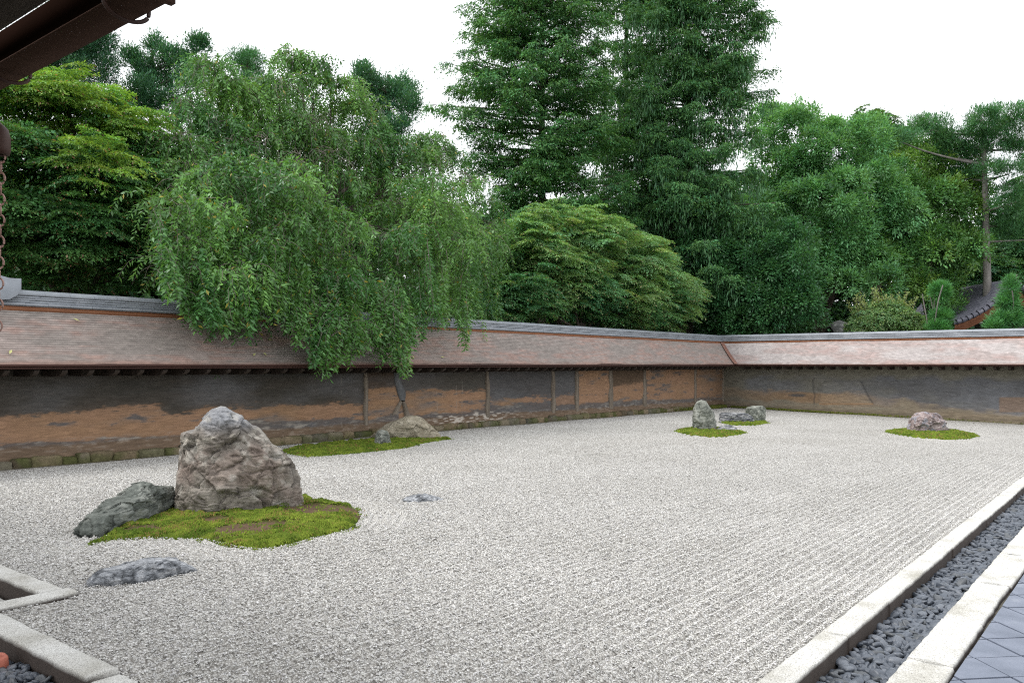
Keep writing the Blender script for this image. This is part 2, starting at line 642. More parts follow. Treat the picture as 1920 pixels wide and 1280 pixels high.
tag(o, 'flat grey drain stone in the dark corner behind the left kerb', 'drain stone')

# --- drain bottoms under the pebbles and the tiled paving
M_DRAIN = mat_noise('drain_earth', [(0.3, (0.02, 0.02, 0.022)), (0.7, (0.05, 0.05, 0.055))], 30, rough=0.9)
a = Acc()
xx = np.arange(1.0, 17, 0.5)
Xd, Yd = np.meshgrid(xx, np.array([0.94, 1.27]), indexing='ij')
a.grid(V3(Xd, Yd, gz(Xd, Yd) - 0.092))
a.grid(V3(*np.meshgrid(np.array([0.6, 1.2, 1.68]), np.arange(1.3, 5.4, 0.4), indexing='ij'), -0.11))
tag(a.build('drain_bed', M_DRAIN), kind='structure')

M_TILE = mat_noise('paving_tile', [(0.25, (0.085, 0.102, 0.14)), (0.6, (0.145, 0.165, 0.215)), (0.8, (0.22, 0.24, 0.28))], 5, rough=0.5, bstr=0.25, bdist=0.004, bscale=40, spec=0.5)
M_JOINT = mat_noise('joint_sand', [(0.3, (0.10, 0.09, 0.07)), (0.7, (0.20, 0.185, 0.15))], 20, rough=1)
a = Acc()
xx = np.arange(1.0, 17, 0.5)
Xd, Yd = np.meshgrid(xx, np.array([-2.0, 0.78]), indexing='ij')
a.grid(V3(Xd, Yd, gz(Xd, Yd) - 0.004))
tag(a.build('pavement', M_JOINT), kind='structure')
a = Acc()
TS, GAP = 0.242, 0.007
r2 = math.sqrt(0.5)
cl = []
for i in range(-30, 90):
    for j in range(-60, 60):
        cx = (i + j) * TS * r2 + 2.0
        cy = (i - j) * TS * r2 + 0.20
        if not (1.8 < cx < 14 and -0.9 < cy < 0.95):
            continue
        q = TS * r2 - GAP
        pts = [(cx + q, cy), (cx, cy + q), (cx - q, cy), (cx, cy - q)]
        out = []
        for k in range(4):                     # clip each tile where it meets the slabs
            p0, p1 = pts[k], pts[(k + 1) % 4]
            lim = 0.742
            if p0[1] <= lim:
                out.append(p0)
            if (p0[1] - lim) * (p1[1] - lim) < 0:
                t = (lim - p0[1]) / (p1[1] - p0[1])
                out.append((p0[0] + t * (p1[0] - p0[0]), lim))
        if len(out) < 3:
            continue
        tilt = RNG.normal(0, 0.004, 2)
        zt = 0.018 + RNG.normal(0, 0.0015)
        top = [(x, y, float(gz(x, y)) + zt + (x - cx) * tilt[0] + (y - cy) * tilt[1]) for x, y in out]
        bot = [(x, y, z - 0.03) for x, y, z in top]
        m_ = len(out)
        for k in range(1, m_ - 1):
            a.add([top[0], top[k], top[k + 1]], [(0, 1, 2)])
        for k in range(m_):
            k1 = (k + 1) % m_
            a.add([top[k], bot[k], bot[k1], top[k1]], [(0, 1, 2, 3)])
tag(a.build('paving_tiles', M_TILE), 'blue grey square tiles laid diamondwise beside the granite slabs', None, kind='structure')

# --- dark river pebbles in the two drains: 300 largest single, the rest one object
M_PEB = []
for k, (c0, c1) in enumerate([((0.040, 0.048, 0.062), (0.095, 0.11, 0.135)), ((0.06, 0.07, 0.088), (0.145, 0.16, 0.185)), ((0.036, 0.042, 0.05), (0.085, 0.092, 0.10))]):
    M_PEB.append(mat_noise('pebble_slate', [(0.3, c0), (0.7, c1)], 14, rough=0.42, bstr=0.15, bdist=0.003, bscale=50, spec=0.5))


def ico(sub):
    t = (1 + 5 ** 0.5) / 2
    v = unit(np.array([(-1, t, 0), (1, t, 0), (-1, -t, 0), (1, -t, 0), (0, -1, t), (0, 1, t), (0, -1, -t), (0, 1, -t), (t, 0, -1), (t, 0, 1), (-t, 0, -1), (-t, 0, 1)], float))
    f = [(0, 11, 5), (0, 5, 1), (0, 1, 7), (0, 7, 10), (0, 10, 11), (1, 5, 9), (5, 11, 4), (11, 10, 2), (10, 7, 6), (7, 1, 8), (3, 9, 4), (3, 4, 2), (3, 2, 6), (3, 6, 8), (3, 8, 9), (4, 9, 5), (2, 4, 11), (6, 2, 10), (8, 6, 7), (9, 8, 1)]
    v = list(map(tuple, v))
    for _ in range(sub):
        mid, nf = {}, []

        def m(i, j):
            key = (min(i, j), max(i, j))
            if key not in mid:
                v.append(tuple(unit((np.array(v[i]) + np.array(v[j])) / 2)))
                mid[key] = len(v) - 1
            return mid[key]
        for p, q, r in f:
            x, y, z = m(p, q), m(q, r), m(r, p)
            nf += [(p, x, z), (q, y, x), (r, z, y), (x, y, z)]
        f = nf
    return np.array(v), np.array(f)


IV, IF = ico(2)
PV = []
for k in range(12):
    sc = np.array([1.0, RNG.uniform(0.55, 0.85), RNG.uniform(0.28, 0.48)])
    v = np.sign(IV) * np.abs(IV) ** 0.85 * sc
    v = v * (0.82 + 0.36 * vnoise(IV * 1.6 + 10 * k, 30 + k))[:, None]
    PV.append(v)
pebs = []
for (x0, x1, y0, y1, zt) in ((2.7, 13.0, 0.955, 1.255, -0.052), (0.9, 1.655, 2.6, 5.1, -0.062)):
    for layer in range(2):
        st = 0.043
        for gx_ in np.arange(x0, x1, st):
            for gy_ in np.arange(y0 + 0.02, y1 - 0.005, st):
                pebs.append((gx_ + RNG.uniform(-.02, .02), gy_ + RNG.uniform(-.016, .016), zt - 0.02 + layer * 0.014 + RNG.uniform(-.006, .012)))
pebs = np.array(pebs)
pebs[:, 2] += gz(pebs[:, 0], pebs[:, 1])
ppx, ppy = px_of(pebs)
fwd = pebs[:, 0] * CA + pebs[:, 1] * SA
vis = (ppx > -25) & (ppx < 1945) & (ppy < 1300) & (fwd > 0.5)
pebs, fwd = pebs[vis], fwd[vis]
npb = len(pebs)
psz = RNG.lognormal(math.log(0.029), 0.22, npb)
pk = RNG.integers(0, 12, npb)
pm = RNG.integers(0, 3, npb)
prx, pry, prz = RNG.normal(0, 0.42, npb), RNG.normal(0, 0.35, npb), RNG.uniform(0, 6.28, npb)
upper = np.arange(npb)
order = np.argsort(-(psz / fwd + 0.004 * (pebs[:, 2] > -0.05)))
from mathutils import Euler
PME = {}
rest = Acc()
for rank, i in enumerate(order):
    e = Euler((prx[i], pry[i], prz[i]))
    if rank < 300:
        key = (int(pk[i]), int(pm[i]))
        if key not in PME:
            ac = Acc()
            ac.add(PV[key[0]], IF)
            o = ac.build('river_pebble', M_PEB[key[1]], smooth=True)
            PME[key] = o.data
        else:
            o = bpy.data.objects.new('river_pebble', PME[key])
            COL.objects.link(o)
        o.location = pebs[i]
        o.rotation_euler = e
        o.scale = (psz[i],) * 3
        side = pebs[i, 1] < 1.3
        tag(o, 'smooth dark slate pebble lying in the drain between the two right granite kerbs' if side else
            'smooth dark slate pebble in the bottom left corner drain beside the granite slab', 'pebble',
            'river pebbles in the right drain' if side else 'river pebbles in the left drain')
    else:
        R = np.array(e.to_matrix())
        rest.add((PV[pk[i]] * psz[i]) @ R.T + pebs[i], IF)
tag(rest.build('pebble_fill', M_PEB[0], smooth=True), 'mass of dark slate pebbles filling the rest of the drains', 'pebbles', kind='stuff')

# ------------------------------------------------------------------ WALLS
def poly_eval(px, pts):
    p = np.array(pts, float)
    return np.interp(px, p[:, 0], p[:, 1])


M_PLASTER = mat_tint('earthen_plaster', 0.95, 26, 0.28, (0.25, 0.25, 1.6), 0.5, 0.006, 40, 0.15)
M_STONE = mat_tint('footing_stone', 0.95, 20, 0.45, (1, 1, 1), 0.8, 0.02, 25, 0.2)
M_POST = mat_noise('wall_post', [(0.3, (0.13, 0.105, 0.08)), (0.7, (0.26, 0.22, 0.175))], 9, (1, 1, 0.15), 0.9, 0.5, 0.006)
M_WOOD = mat_noise('eave_wood', [(0.3, (0.030, 0.013, 0.010)), (0.7, (0.070, 0.030, 0.022))], 8, (0.1, 1, 1), 0.7, 0.3)
M_DARKWOOD = mat_noise('rafter_wood', [(0.3, (0.02, 0.015, 0.012)), (0.7, (0.06, 0.045, 0.036))], 8, (1, 1, 1), 0.8, 0.3)
M_BATTEN = mat_noise('ridge_batten', [(0.3, (0.17, 0.065, 0.03)), (0.7, (0.28, 0.125, 0.065))], 12, (0.2, 1, 1), 0.8, 0.3)
M_TILEG = mat_noise('grey_tile', [(0.25, (0.17, 0.19, 0.215)), (0.6, (0.25, 0.27, 0.30)), (0.85, (0.34, 0.36, 0.38))], 4, rough=0.45, bstr=0.2, bdist=0.004, bscale=30, spec=0.5)
M_SHINGLE = mat_tint('bark_shingle', 0.9, 30, 0.25, (0.3, 0.3, 1.0), 0.5, 0.008, 60, 0.2)

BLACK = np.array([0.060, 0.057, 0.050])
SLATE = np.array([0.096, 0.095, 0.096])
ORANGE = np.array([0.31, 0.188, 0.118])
OCHRE = np.array([0.27, 0.165, 0.092])
BROWN = np.array([0.135, 0.095, 0.065])
PALE = np.array([0.42, 0.38, 0.33])
OLIVE = np.array([0.175, 0.165, 0.132])


# segments of the long wall between posts: px range, orange top/bottom as photo rows, strength, upper colour
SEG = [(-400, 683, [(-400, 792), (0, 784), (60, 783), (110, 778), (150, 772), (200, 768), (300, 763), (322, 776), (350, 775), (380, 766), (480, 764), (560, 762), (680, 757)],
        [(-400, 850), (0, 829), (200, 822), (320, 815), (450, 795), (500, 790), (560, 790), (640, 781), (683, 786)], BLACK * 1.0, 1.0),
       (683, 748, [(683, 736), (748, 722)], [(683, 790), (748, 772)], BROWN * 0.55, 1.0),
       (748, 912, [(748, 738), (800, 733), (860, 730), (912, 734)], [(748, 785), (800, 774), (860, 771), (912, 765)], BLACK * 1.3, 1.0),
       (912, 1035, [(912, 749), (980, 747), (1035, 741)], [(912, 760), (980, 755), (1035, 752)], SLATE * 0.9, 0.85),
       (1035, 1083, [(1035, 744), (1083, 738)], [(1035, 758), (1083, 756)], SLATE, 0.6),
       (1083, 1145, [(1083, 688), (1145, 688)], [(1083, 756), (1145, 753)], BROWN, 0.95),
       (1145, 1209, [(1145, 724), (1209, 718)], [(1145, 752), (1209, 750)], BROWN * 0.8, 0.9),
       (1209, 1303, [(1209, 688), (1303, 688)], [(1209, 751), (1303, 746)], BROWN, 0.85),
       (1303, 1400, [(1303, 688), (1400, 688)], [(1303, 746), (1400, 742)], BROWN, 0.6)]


def long_colour(P):
    px, py = px_of(P)
    x, z = P[..., 0], P[..., 2]
    n1 = fbm(V3(x * 1.6, z * 9, 0), 5, 41)
    n2 = fbm(V3(x * 6, z * 34, 3), 5, 47)
    n3 = fbm(V3(x * 0.8, z * 2.0, 9), 4, 53)
    n4 = fbm(V3(x * 14, z * 40, 5), 3, 59)
    depth = P[..., 0] * CA + P[..., 1] * SA
    mpp = F / depth                                # photo rows per metre
    col = np.zeros(P.shape)
    wob = (n1 - 0.5) * 0.16 + (n2 - 0.5) * 0.15 + (n4 - 0.5) * 0.06
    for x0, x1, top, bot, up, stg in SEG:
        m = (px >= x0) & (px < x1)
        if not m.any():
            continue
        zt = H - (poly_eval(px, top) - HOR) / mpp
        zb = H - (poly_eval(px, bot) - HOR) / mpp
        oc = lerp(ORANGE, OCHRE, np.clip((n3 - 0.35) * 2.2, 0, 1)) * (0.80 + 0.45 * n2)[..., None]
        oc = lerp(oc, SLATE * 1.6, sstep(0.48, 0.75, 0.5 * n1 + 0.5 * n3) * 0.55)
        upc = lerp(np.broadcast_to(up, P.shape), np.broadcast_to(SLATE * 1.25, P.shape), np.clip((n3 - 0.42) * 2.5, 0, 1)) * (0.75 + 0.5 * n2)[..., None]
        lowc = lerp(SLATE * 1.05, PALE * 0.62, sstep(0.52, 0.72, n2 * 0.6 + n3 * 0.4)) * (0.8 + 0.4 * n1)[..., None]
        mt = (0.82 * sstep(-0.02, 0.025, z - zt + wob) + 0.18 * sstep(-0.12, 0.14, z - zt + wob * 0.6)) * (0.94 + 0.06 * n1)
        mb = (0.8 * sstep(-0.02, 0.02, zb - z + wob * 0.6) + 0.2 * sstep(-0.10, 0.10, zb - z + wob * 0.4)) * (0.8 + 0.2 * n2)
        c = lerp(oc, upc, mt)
        # dark flecks in the orange band
        fl = sstep(0.60, 0.68, n1 * 0.55 + n2 * 0.45) * (1 - mt)
        c = lerp(c, SLATE * (0.9 + 0.3 * n4)[..., None], fl * 0.85)
        c = lerp(c, lowc, mb)
        if stg < 1:
            c = lerp(c, upc, np.full(z.shape, (1 - stg) * 0.7))
        col[m] = c[m]
    # bare brown skirt and white bloom along the foot
    g = gz(P[..., 0], YG)
    hf = z - g
    col = lerp(col, BROWN * (0.8 + 0.7 * n2)[..., None], sstep(0.30, 0.24, hf + wob * 0.3))
    bloom = sstep(0.34, 0.26, np.abs(hf - 0.24 + wob * 0.4) * 3) * sstep(0.50, 0.62, n2) * sstep(-60, 40, 60 - np.abs(px - 880)) 
    bloom2 = sstep(0.34, 0.26, np.abs(hf - 0.26 + wob * 0.4) * 3) * sstep(0.56, 0.66, n4 * 0.5 + n2 * 0.5) * 0.5
    col = lerp(col, PALE * 1.15, np.clip(bloom * 0.8 + bloom2 * 0.35, 0, 1))
    # thin vertical cracks
    for cx in (640, 856, 867, 1191, 820):
        xc = x_at(cx, YF)
        d = np.abs(x - xc - 0.03 * (fbm(V3(z * 6, 0 * z, cx), 3, 7) - 0.5))
        col = lerp(col, PALE * 0.8, sstep(0.012, 0.004, d) * sstep(0.4, 0.55, n1) * 0.35)
    return col


def short_colour(P):
    px, py = px_of(P)
    y, z = P[..., 1], P[..., 2]
    n1 = fbm(V3(y * 1.6, z * 5, 0), 5, 61)
    n2 = fbm(V3(y * 6, z * 24, 3), 5, 67)
    n3 = fbm(V3(y * 0.9, z * 1.6, 9), 4, 73)
    wob = (n1 - 0.5) * 40 + (n2 - 0.5) * 14          # photo rows
    c = np.broadcast_to(OLIVE, P.shape) * (0.75 + 0.6 * n2)[..., None]
    # slate stain: broad band in the middle height
    band = sstep(696, 716, py + wob * .5) * (1 - sstep(poly_eval(px, [(1350, 726), (1520, 742), (1650, 752), (1750, 765), (1920, 775)]) - 8,
                                                    poly_eval(px, [(1350, 726), (1520, 742), (1650, 752), (1750, 765), (1920, 775)]) + 8, py + wob))
    stg = poly_eval(px, [(1365, 0.0), (1392, 0.15), (1405, 0.75), (1500, 0.7), (1520, 0.35), (1545, 0.55), (1640, 0.7), (1700, 0.95), (1870, 1.0), (2000, 1.0)])
    sl = lerp(np.broadcast_to(SLATE * 1.15, P.shape), np.broadcast_to(np.array([0.15, 0.155, 0.168]), P.shape), np.clip((n3 - .3) * 2, 0, 1)) * (0.8 + 0.45 * n2)[..., None]
    c = lerp(c, sl, np.clip(band * stg * (0.6 + 0.9 * n1), 0, 1))
    # ochre at the foot, warm light lens along the lower part of the first panel
    oc = OCHRE * (0.75 + 0.5 * n2)[..., None]
    lens = sstep(16, 4, np.abs(py + wob * .5 - poly_eval(px, [(1370, 738), (1450, 742), (1526, 748), (1600, 750), (1640, 752), (1760, 770), (1920, 782)]))) \
        * poly_eval(px, [(1370, 0.3), (1480, 0.75), (1526, 0.7), (1600, 0.45), (1640, 0.3), (1760, 0.22), (1920, 0.2)])
    c = lerp(c, oc, lens)
    foot = sstep(poly_eval(px, [(1360, 752), (1920, 780)]) - 4, poly_eval(px, [(1360, 752), (1920, 780)]) + 4, py + wob * .4)
    c = lerp(c, np.array([0.15, 0.118, 0.082]) * (0.7 + 0.7 * n2)[..., None], foot * 0.75)
    # dark fleck in the lens
    fl = sstep(1.0, 0.5, np.hypot((px - 1500) / 26, (py - 741) / 5.5) + (n1 - .5) * 1.2)
    c = lerp(c, SLATE * 0.9, fl * 0.85)
    # square ochre patch near the right edge of the photo
    rm = sstep(1872, 1875, px) * sstep(743, 746, py) * (1 - sstep(771, 774, py))
    c = lerp(c, OCHRE * 0.85 * (0.75 + 0.5 * n2)[..., None], rm * 0.55)
    # trapezoid repair panel: dark outline right, pale line below
    xl = poly_eval(py, [(714, 1545), (758, 1535)])
    xr = poly_eval(py, [(717, 1615), (758, 1637)])
    inside = (py > 715) & (py < 757)
    c = lerp(c, SLATE * 0.55, inside * sstep(3.2, 0.8, np.abs(px - xr + (n1 - .5) * 5)) * 0.55)
    c = lerp(c, SLATE * 0.8, inside * sstep(3.5, 0.8, np.abs(px - xl + (n1 - .5) * 5)) * 0.15)
    c = lerp(c, c * 1.3, np.where(inside & (px > xl) & (px < xr), 0.5, 0.0))
    c = lerp(c, SLATE * 0.5, sstep(1.8, 0.8, np.abs(py - 715)) * ((px > 1545) & (px < 1616)) * 0.4 * sstep(0.4, 0.55, n2))
    c = lerp(c, OCHRE * 1.05, sstep(2.2, 0.8, np.abs(py - 757)) * ((px > 1536) & (px < 1638)) * 0.7)
    crack = sstep(2.2, 0.8, np.abs(px - 1526 - (n1 - .5) * 6)) * ((py > 708) & (py < 758))
    c = lerp(c, SLATE * 0.45, crack * 0.5)
    return c


def extr(ac, prof, u0, u1, fn, col=None, closed=True):
    """extrude a profile of (q,z) pairs from u0 to u1; fn(u,q,z) -> point"""
    k = len(prof)
    v = [fn(u0, q, z) for q, z in prof] + [fn(u1, q, z) for q, z in prof]
    f = [(i, (i + 1) % k, k + (i + 1) % k, k + i) for i in range(k if closed else k - 1)]
    ac.add(v, f, col)
    if closed and k == 4:
        ac.add(v, [(0, 3, 2, 1), (4, 5, 6, 7)], col) if False else None
        ac.add([fn(u0, q, z) for q, z in prof], [(0, 1, 2, 3)], col)
        ac.add([fn(u1, q, z) for q, z in prof], [(3, 2, 1, 0)], col)
    elif closed:
        for u in (u0, u1):
            c0 = fn(u, float(np.mean([p[0] for p in prof])), float(np.mean([p[1] for p in prof])))
            vs = [fn(u, q, z) for q, z in prof]
            ac.add([c0] + vs, [(0, i + 1, (i + 1) % k + 1) for i in range(k)], col)
    return ac


def make_wall(name, label, kind):
    """q = distance from the ridge line towards the garden (positive = garden side), u = running length"""
    long_ = kind == 'long'
    root = empty(name, label, 'garden wall', None, (0, YR, 0) if long_ else (XR, 0, 0))
    rl = np.array(root.location)

    def fn(u, q, z):
        return (u, YR - q, z) if long_ else (XR - q, u, z)
    qf, qe = 0.28, 1.05
    if long_:
        u0, uc = -2.5, XR                       # uc: where the ridge lines meet
        lim = lambda q: uc - q                  # inner mitre
        limb = lambda q: uc + q
    else:
        u0, uc = -3.0, YR
        lim = lambda q: uc - q
        limb = lambda q: uc + q

    def bld(ac, nm, m, par=root, smooth=False):
        o = ac.build(nm, m, None, smooth, loc=rl)
        o.location = (0, 0, 0)
        o.parent = par
        return o
    # plaster body: finely gridded front face with its stains, plain back
    ac = Acc()
    us = np.arange(u0, lim(qf) + 0.001, 0.022)
    us[-1] = lim(qf)
    zs = np.linspace(-0.5, 1.72, 150)
    U, Zz = np.meshgrid(us, zs, indexing='ij')
    P = V3(U, YR - qf, Zz) if long_ else V3(XR - qf, U, Zz)
    Pm = P.copy()
    rel = (fbm(V3(U * 1.1, Zz * 2.5, 1), 4, 77) - 0.5) * 0.03 + (fbm(V3(U * 9, Zz * 18, 2), 3, 79) - 0.5) * 0.006
    # flared skirt at the foot
    gl = gz(U, YG) if long_ else gz(XG, U)
    sk = sstep(0.30, 0.12, Zz - gl) * 0.07
    if long_:
        Pm[..., 1] -= rel + sk
    else:
        Pm[..., 0] -= rel + sk
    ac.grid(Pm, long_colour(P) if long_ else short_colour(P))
    bq = -qf
    ac.add([fn(u0, bq, -0.62), fn(limb(qf), bq, -0.62), fn(limb(qf), bq, 1.72), fn(u0, bq, 1.72)], [(0, 1, 2, 3)], OLIVE * 0.8)
    ac.add([fn(u0, bq, -0.62), fn(u0, qf, -0.62), fn(u0, qf, 1.72), fn(u0, bq, 1.72)], [(0, 1, 2, 3)], OLIVE * 0.8)
    bld(ac, 'wall_body', M_PLASTER, smooth=True)

    # stone footing: one course of rough mossy stones and a thin gutter edging in front
    ac = Acc()
    u = u0
    k = 0
    uend = lim(qf + 0.1)
    while u < uend - 0.1:
        L = RNG.uniform(0.16, 0.46) if long_ else RNG.uniform(0.4, 0.9)
        L = min(L, uend - u)
        hs_ = (0.135 if long_ else 0.055) * RNG.uniform(0.8, 1.15)
        gzl = float(gz(u, YG) if long_ else gz(XG, u))
        v, f = ico(2)
        v = np.sign(v) * np.abs(v) ** 0.42
        v = v * (0.86 + 0.28 * fbm(v * 1.7 + k * 5, 3, 81))[:, None]
        wq = 0.15 if long_ else 0.10
        pu = u + L / 2 + v[:, 0] * L * 0.53
        pq = qf + 0.05 + v[:, 1] * wq * RNG.uniform(0.9, 1.1)
        pz = gzl + hs_ * 0.35 + v[:, 2] * hs_ * 0.68
        pts = np.stack([pu, YR - pq, pz], -1) if long_ else np.stack([XR - pq, pu, pz], -1)
        base_c = np.array([0.15, 0.125, 0.085]) * RNG.uniform(0.6, 1.35) + np.array([0.03, 0.012, 0]) * RNG.uniform(-1, 1)
        mossy = sstep(0.45, 0.62, fbm(pts * 5, 4, 83)) * RNG.uniform(0.5, 1.0)
        cc = lerp(np.broadcast_to(base_c, pts.shape), np.broadcast_to(np.array([0.075, 0.085, 0.028]), pts.shape), mossy)
        ac.add(pts, f, cc)
        u += L
        k += 1
    bld(ac, 'stone_footing', M_STONE)
    ac = Acc()
    uu = np.arange(u0, lim(0.63) + 0.01, 0.25)
    prof = [(0.60, -0.1), (0.63, 0.012), (0.56, 0.018), (0.54, -0.1)]
    pts = np.array([[fn(u_, q + 0.006 * math.sin(u_ * 3.3), z + float(gz(u_, YG) if long_ else gz(XG, u_)) + 0.006 * math.sin(u_ * 1.9)) for q, z in prof] for u_ in uu])
    ac.grid(pts, np.broadcast_to(np.array([0.22, 0.21, 0.185]), pts.shape))
    # earth ledge between edging and stones
    pts = np.array([[fn(u_, q, z + float(gz(u_, YG) if long_ else gz(XG, u_))) for q, z in [(0.56, 0.0), (0.45, 0.012), (0.36, 0.02), (0.27, 0.03)]] for u_ in uu])
    ac.grid(pts, np.broadcast_to(np.array([0.10, 0.09, 0.05]), pts.shape))
    bld(ac, 'edging', M_STONE)

    # roof: stepped bark shingles on both slopes
    nrow = 24
    q0, q1, z0, z1 = qe, 0.14, ZE, 2.165
    roof = None
    for side in (1, -1):
        ac = Acc()
        L_ = lim if side == 1 else limb
        ulong = np.arange(u0, uc + 1.2, 0.035 if side == 1 else 0.5)
        rows = []
        cols = []
        for r in range(nrow):
            for e in (0.0, 0.80, 0.97):
                t = (r + e) / nrow
                q = q0 + (q1 - q0) * t
                sag = -0.035 * math.sin(math.pi * t)
                z = z0 + (z1 - z0) * t + sag - 0.024 * e
                if e == 0:
                    z += 0.004
                uu = np.minimum(ulong, L_(q))
                jit = (fbm(V3(uu * 5, r * 7.7 + 0 * uu, 0), 3, 91) - 0.5)
                jit2 = (vnoise(V3(uu * 24, r * 3.3 + 0 * uu, 2), 93) - 0.5)
                und = (fbm(V3(uu * 0.7, t * 2 + 0 * uu, 4), 3, 95) - 0.5) * 0.03
                qq = q + (jit * 0.010 + jit2 * 0.005) * (1 if e == 0 else 0)
                zz = z + und + jit * 0.004
                rows.append(np.stack([np.asarray(v_, float) * np.ones_like(uu) for v_ in fn(uu, side * qq, zz)], -1))
                n1 = fbm(V3(uu * 3.2, r * 0.9 + 0 * uu, 0), 4, 97)
                n2 = fbm(V3(uu * 9, r * 5.1 + 0 * uu, 1), 4, 99)
                n3 = fbm(V3(uu * 0.8, t * 3 + 0 * uu, 5), 3, 101)
                g0 = np.array([0.33, 0.275, 0.25]) if long_ else np.array([0.41, 0.35, 0.335])
                g1 = np.array([0.36, 0.255, 0.22]) if long_ else np.array([0.44, 0.345, 0.325])
                g2 = np.array([0.295, 0.258, 0.235]) if long_ else np.array([0.46, 0.42, 0.41])
                cc = lerp(np.broadcast_to(g0, uu.shape + (3,)), np.broadcast_to(g1, uu.shape + (3,)), sstep(0.45, 0.65, n1))
                cc = lerp(cc, np.broadcast_to(g2, uu.shape + (3,)), sstep(0.45, 0.65, n3))
                cc = cc * (0.72 + 0.56 * n2)[..., None]
                cc = cc * {0.0: 1.0, 0.80: 1.10, 0.97: 0.58}[e]  # butt ends darker: weathered end grain, and shadow lines put into the colour
                red = sstep(0.14, 0.0, np.full(uu.shape, t) + (n1 - .5) * 0.12)
                cc = lerp(cc, np.array([0.21, 0.115, 0.085]) * (0.7 + 0.6 * n2)[..., None], red * 0.6)
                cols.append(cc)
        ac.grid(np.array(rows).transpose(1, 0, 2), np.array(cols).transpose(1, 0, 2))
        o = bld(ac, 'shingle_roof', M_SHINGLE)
        if side == 1:
            roof = o
        # eave: two fascia boards and the soffit
        ac = Acc()
        ue = L_(qe)
        for (qa, qb, za, zb) in ((qe + 0.004, qe - 0.06, ZE - 0.030, ZE + 0.002), (qe - 0.02, qe - 0.09, ZE - 0.062, ZE - 0.033)):
            extr(ac, [(side * qa, za), (side * qb, za), (side * qb, zb), (side * qa, zb)], u0, L_(qa), fn)
        v = [fn(u0, side * (qe - 0.04), ZE - 0.05), fn(L_(qe - 0.04), side * (qe - 0.04), ZE - 0.05), fn(L_(qf), side * qf, ZE + 0.10), fn(u0, side * qf, ZE + 0.10)]
        ac.add(v, [(0, 1, 2, 3)])
        bld(ac, 'eave_board', M_WOOD)
    # orange batten under the ridge tiles
    ac = Acc()
    for side in (1, -1):
        L_ = lim if side == 1 else limb
        extr(ac, [(side * 0.165, 2.125), (side * 0.10, 2.125), (side * 0.10, 2.205), (side * 0.165, 2.195)], u0, L_(0.14), fn)
    bld(ac, 'ridge_batten', M_BATTEN)
    # ridge: stacked flat tiles under a rounded cap, laid in short lengths
    ac = Acc()
    layers = [(0.185, 2.205, 2.245), (0.150, 2.250, 2.278), (0.142, 2.284, 2.310), (0.134, 2.316, 2.342)]
    for li, (hw, za, zb) in enumerate(layers):
        stp = 0.30
        u = u0 + 0.07 * li
        end = uc - 0.02
        while u < end:
            u1_ = min(u + stp, end)
            dz, dq = RNG.normal(0, 0.0012), RNG.normal(0, 0.0015)
            extr(ac, [(hw + dq, za + dz), (-hw + dq, za + dz), (-hw + 0.006 + dq, zb + dz), (hw - 0.006 + dq, zb + dz)], u, u1_ - 0.003, fn)
            u += stp
        extr(ac, [(hw - 0.035, za - 0.010), (-hw + 0.035, za - 0.010), (-hw + 0.035, za + 0.004), (hw - 0.035, za + 0.004)], u0, end, fn)
    th = np.linspace(0, np.pi, 9)
    capp = [(0.128 * math.cos(t), 2.348 + 0.085 * math.sin(t)) for t in th]
    u = u0
    while u < uc:
        u1_ = min(u + 0.34, uc)
        dz = RNG.normal(0, 0.0015)
        extr(ac, [(q, z + dz) for q, z in capp], u, u1_ - 0.003, fn)
        u += 0.34
    bld(ac, 'ridge_tiles', M_TILEG, roof, smooth=False)
    # rafter ends
    prof_q = [(qf - 0.02, ZE - 0.16), (qf + 0.42, ZE - 0.165), (qe - 0.20, ZE - 0.15), (qe - 0.12, ZE - 0.11), (qe - 0.10, ZE - 0.07), (qf - 0.02, ZE + 0.06)]
    ac = Acc()
    extr(ac, prof_q, -0.034, 0.034, lambda u_, q, z: (u_, -q, z) if long_ else (-q, u_, z))
    raf = ac.build('rafter', M_DARKWOOD)
    us_ = []
    if long_:
        first = x_at(13.4, YR - 0.95)
        us_ = [first + 0.352 * k for k in range(-3, 80) if first + 0.352 * k < lim(qe) - 0.15]
    else:
        us_ = [y for y in np.arange(lim(qe) - 0.22, 0.5, -0.352)]
    for k, u_ in enumerate(us_[:98]):
        o = raf if k == 0 else raf.copy()
        if k:
            COL.objects.link(o)
        o.parent = root
        o.location = (u_ - rl[0], 0, 0) if long_ else (0, u_ - rl[1], 0)
    return root, fn, bld


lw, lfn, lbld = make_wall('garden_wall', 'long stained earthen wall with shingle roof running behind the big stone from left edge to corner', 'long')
sw, sfn, sbld = make_wall('garden_wall', 'short grey earthen wall with pinkish shingle roof closing the garden at the right', 'short')

# posts showing in the long wall
for px_, wpx, lean in ((685, 9, 0), (912, 8, 5), (1035, 8, 6), (1081, 8, 0), (1144, 9, 3), (1208, 7, 1), (1303, 4, 0), (1357, 7, 0)):
    ac = Acc()
    xc = x_at(px_, YF)
    d = (xc * CA + YF * SA)
    hw = wpx / F * d / ray(px_)[1] * 0.36
    zs = np.linspace(float(gz(xc, YG)) + 0.17, 1.5, 14)
    rows = []
    for k, z in enumerate(zs):
        t = 1 - k / 13
        dx = lean / F * d * 0.5 * math.sin(t * 2.2) + 0.012 * math.sin(z * 9 + px_)
        w_ = hw * (0.75 + 0.35 * t + 0.2 * math.sin(z * 13 + px_ * 2))
        rows.append([(xc + dx - w_, YF + 0.04, z), (xc + dx - w_, YF - 0.034, z), (xc + dx + w_, YF - 0.034, z), (xc + dx + w_, YF + 0.04, z)])
    ac.grid(np.array(rows))
    lbld(ac, 'post', M_POST)
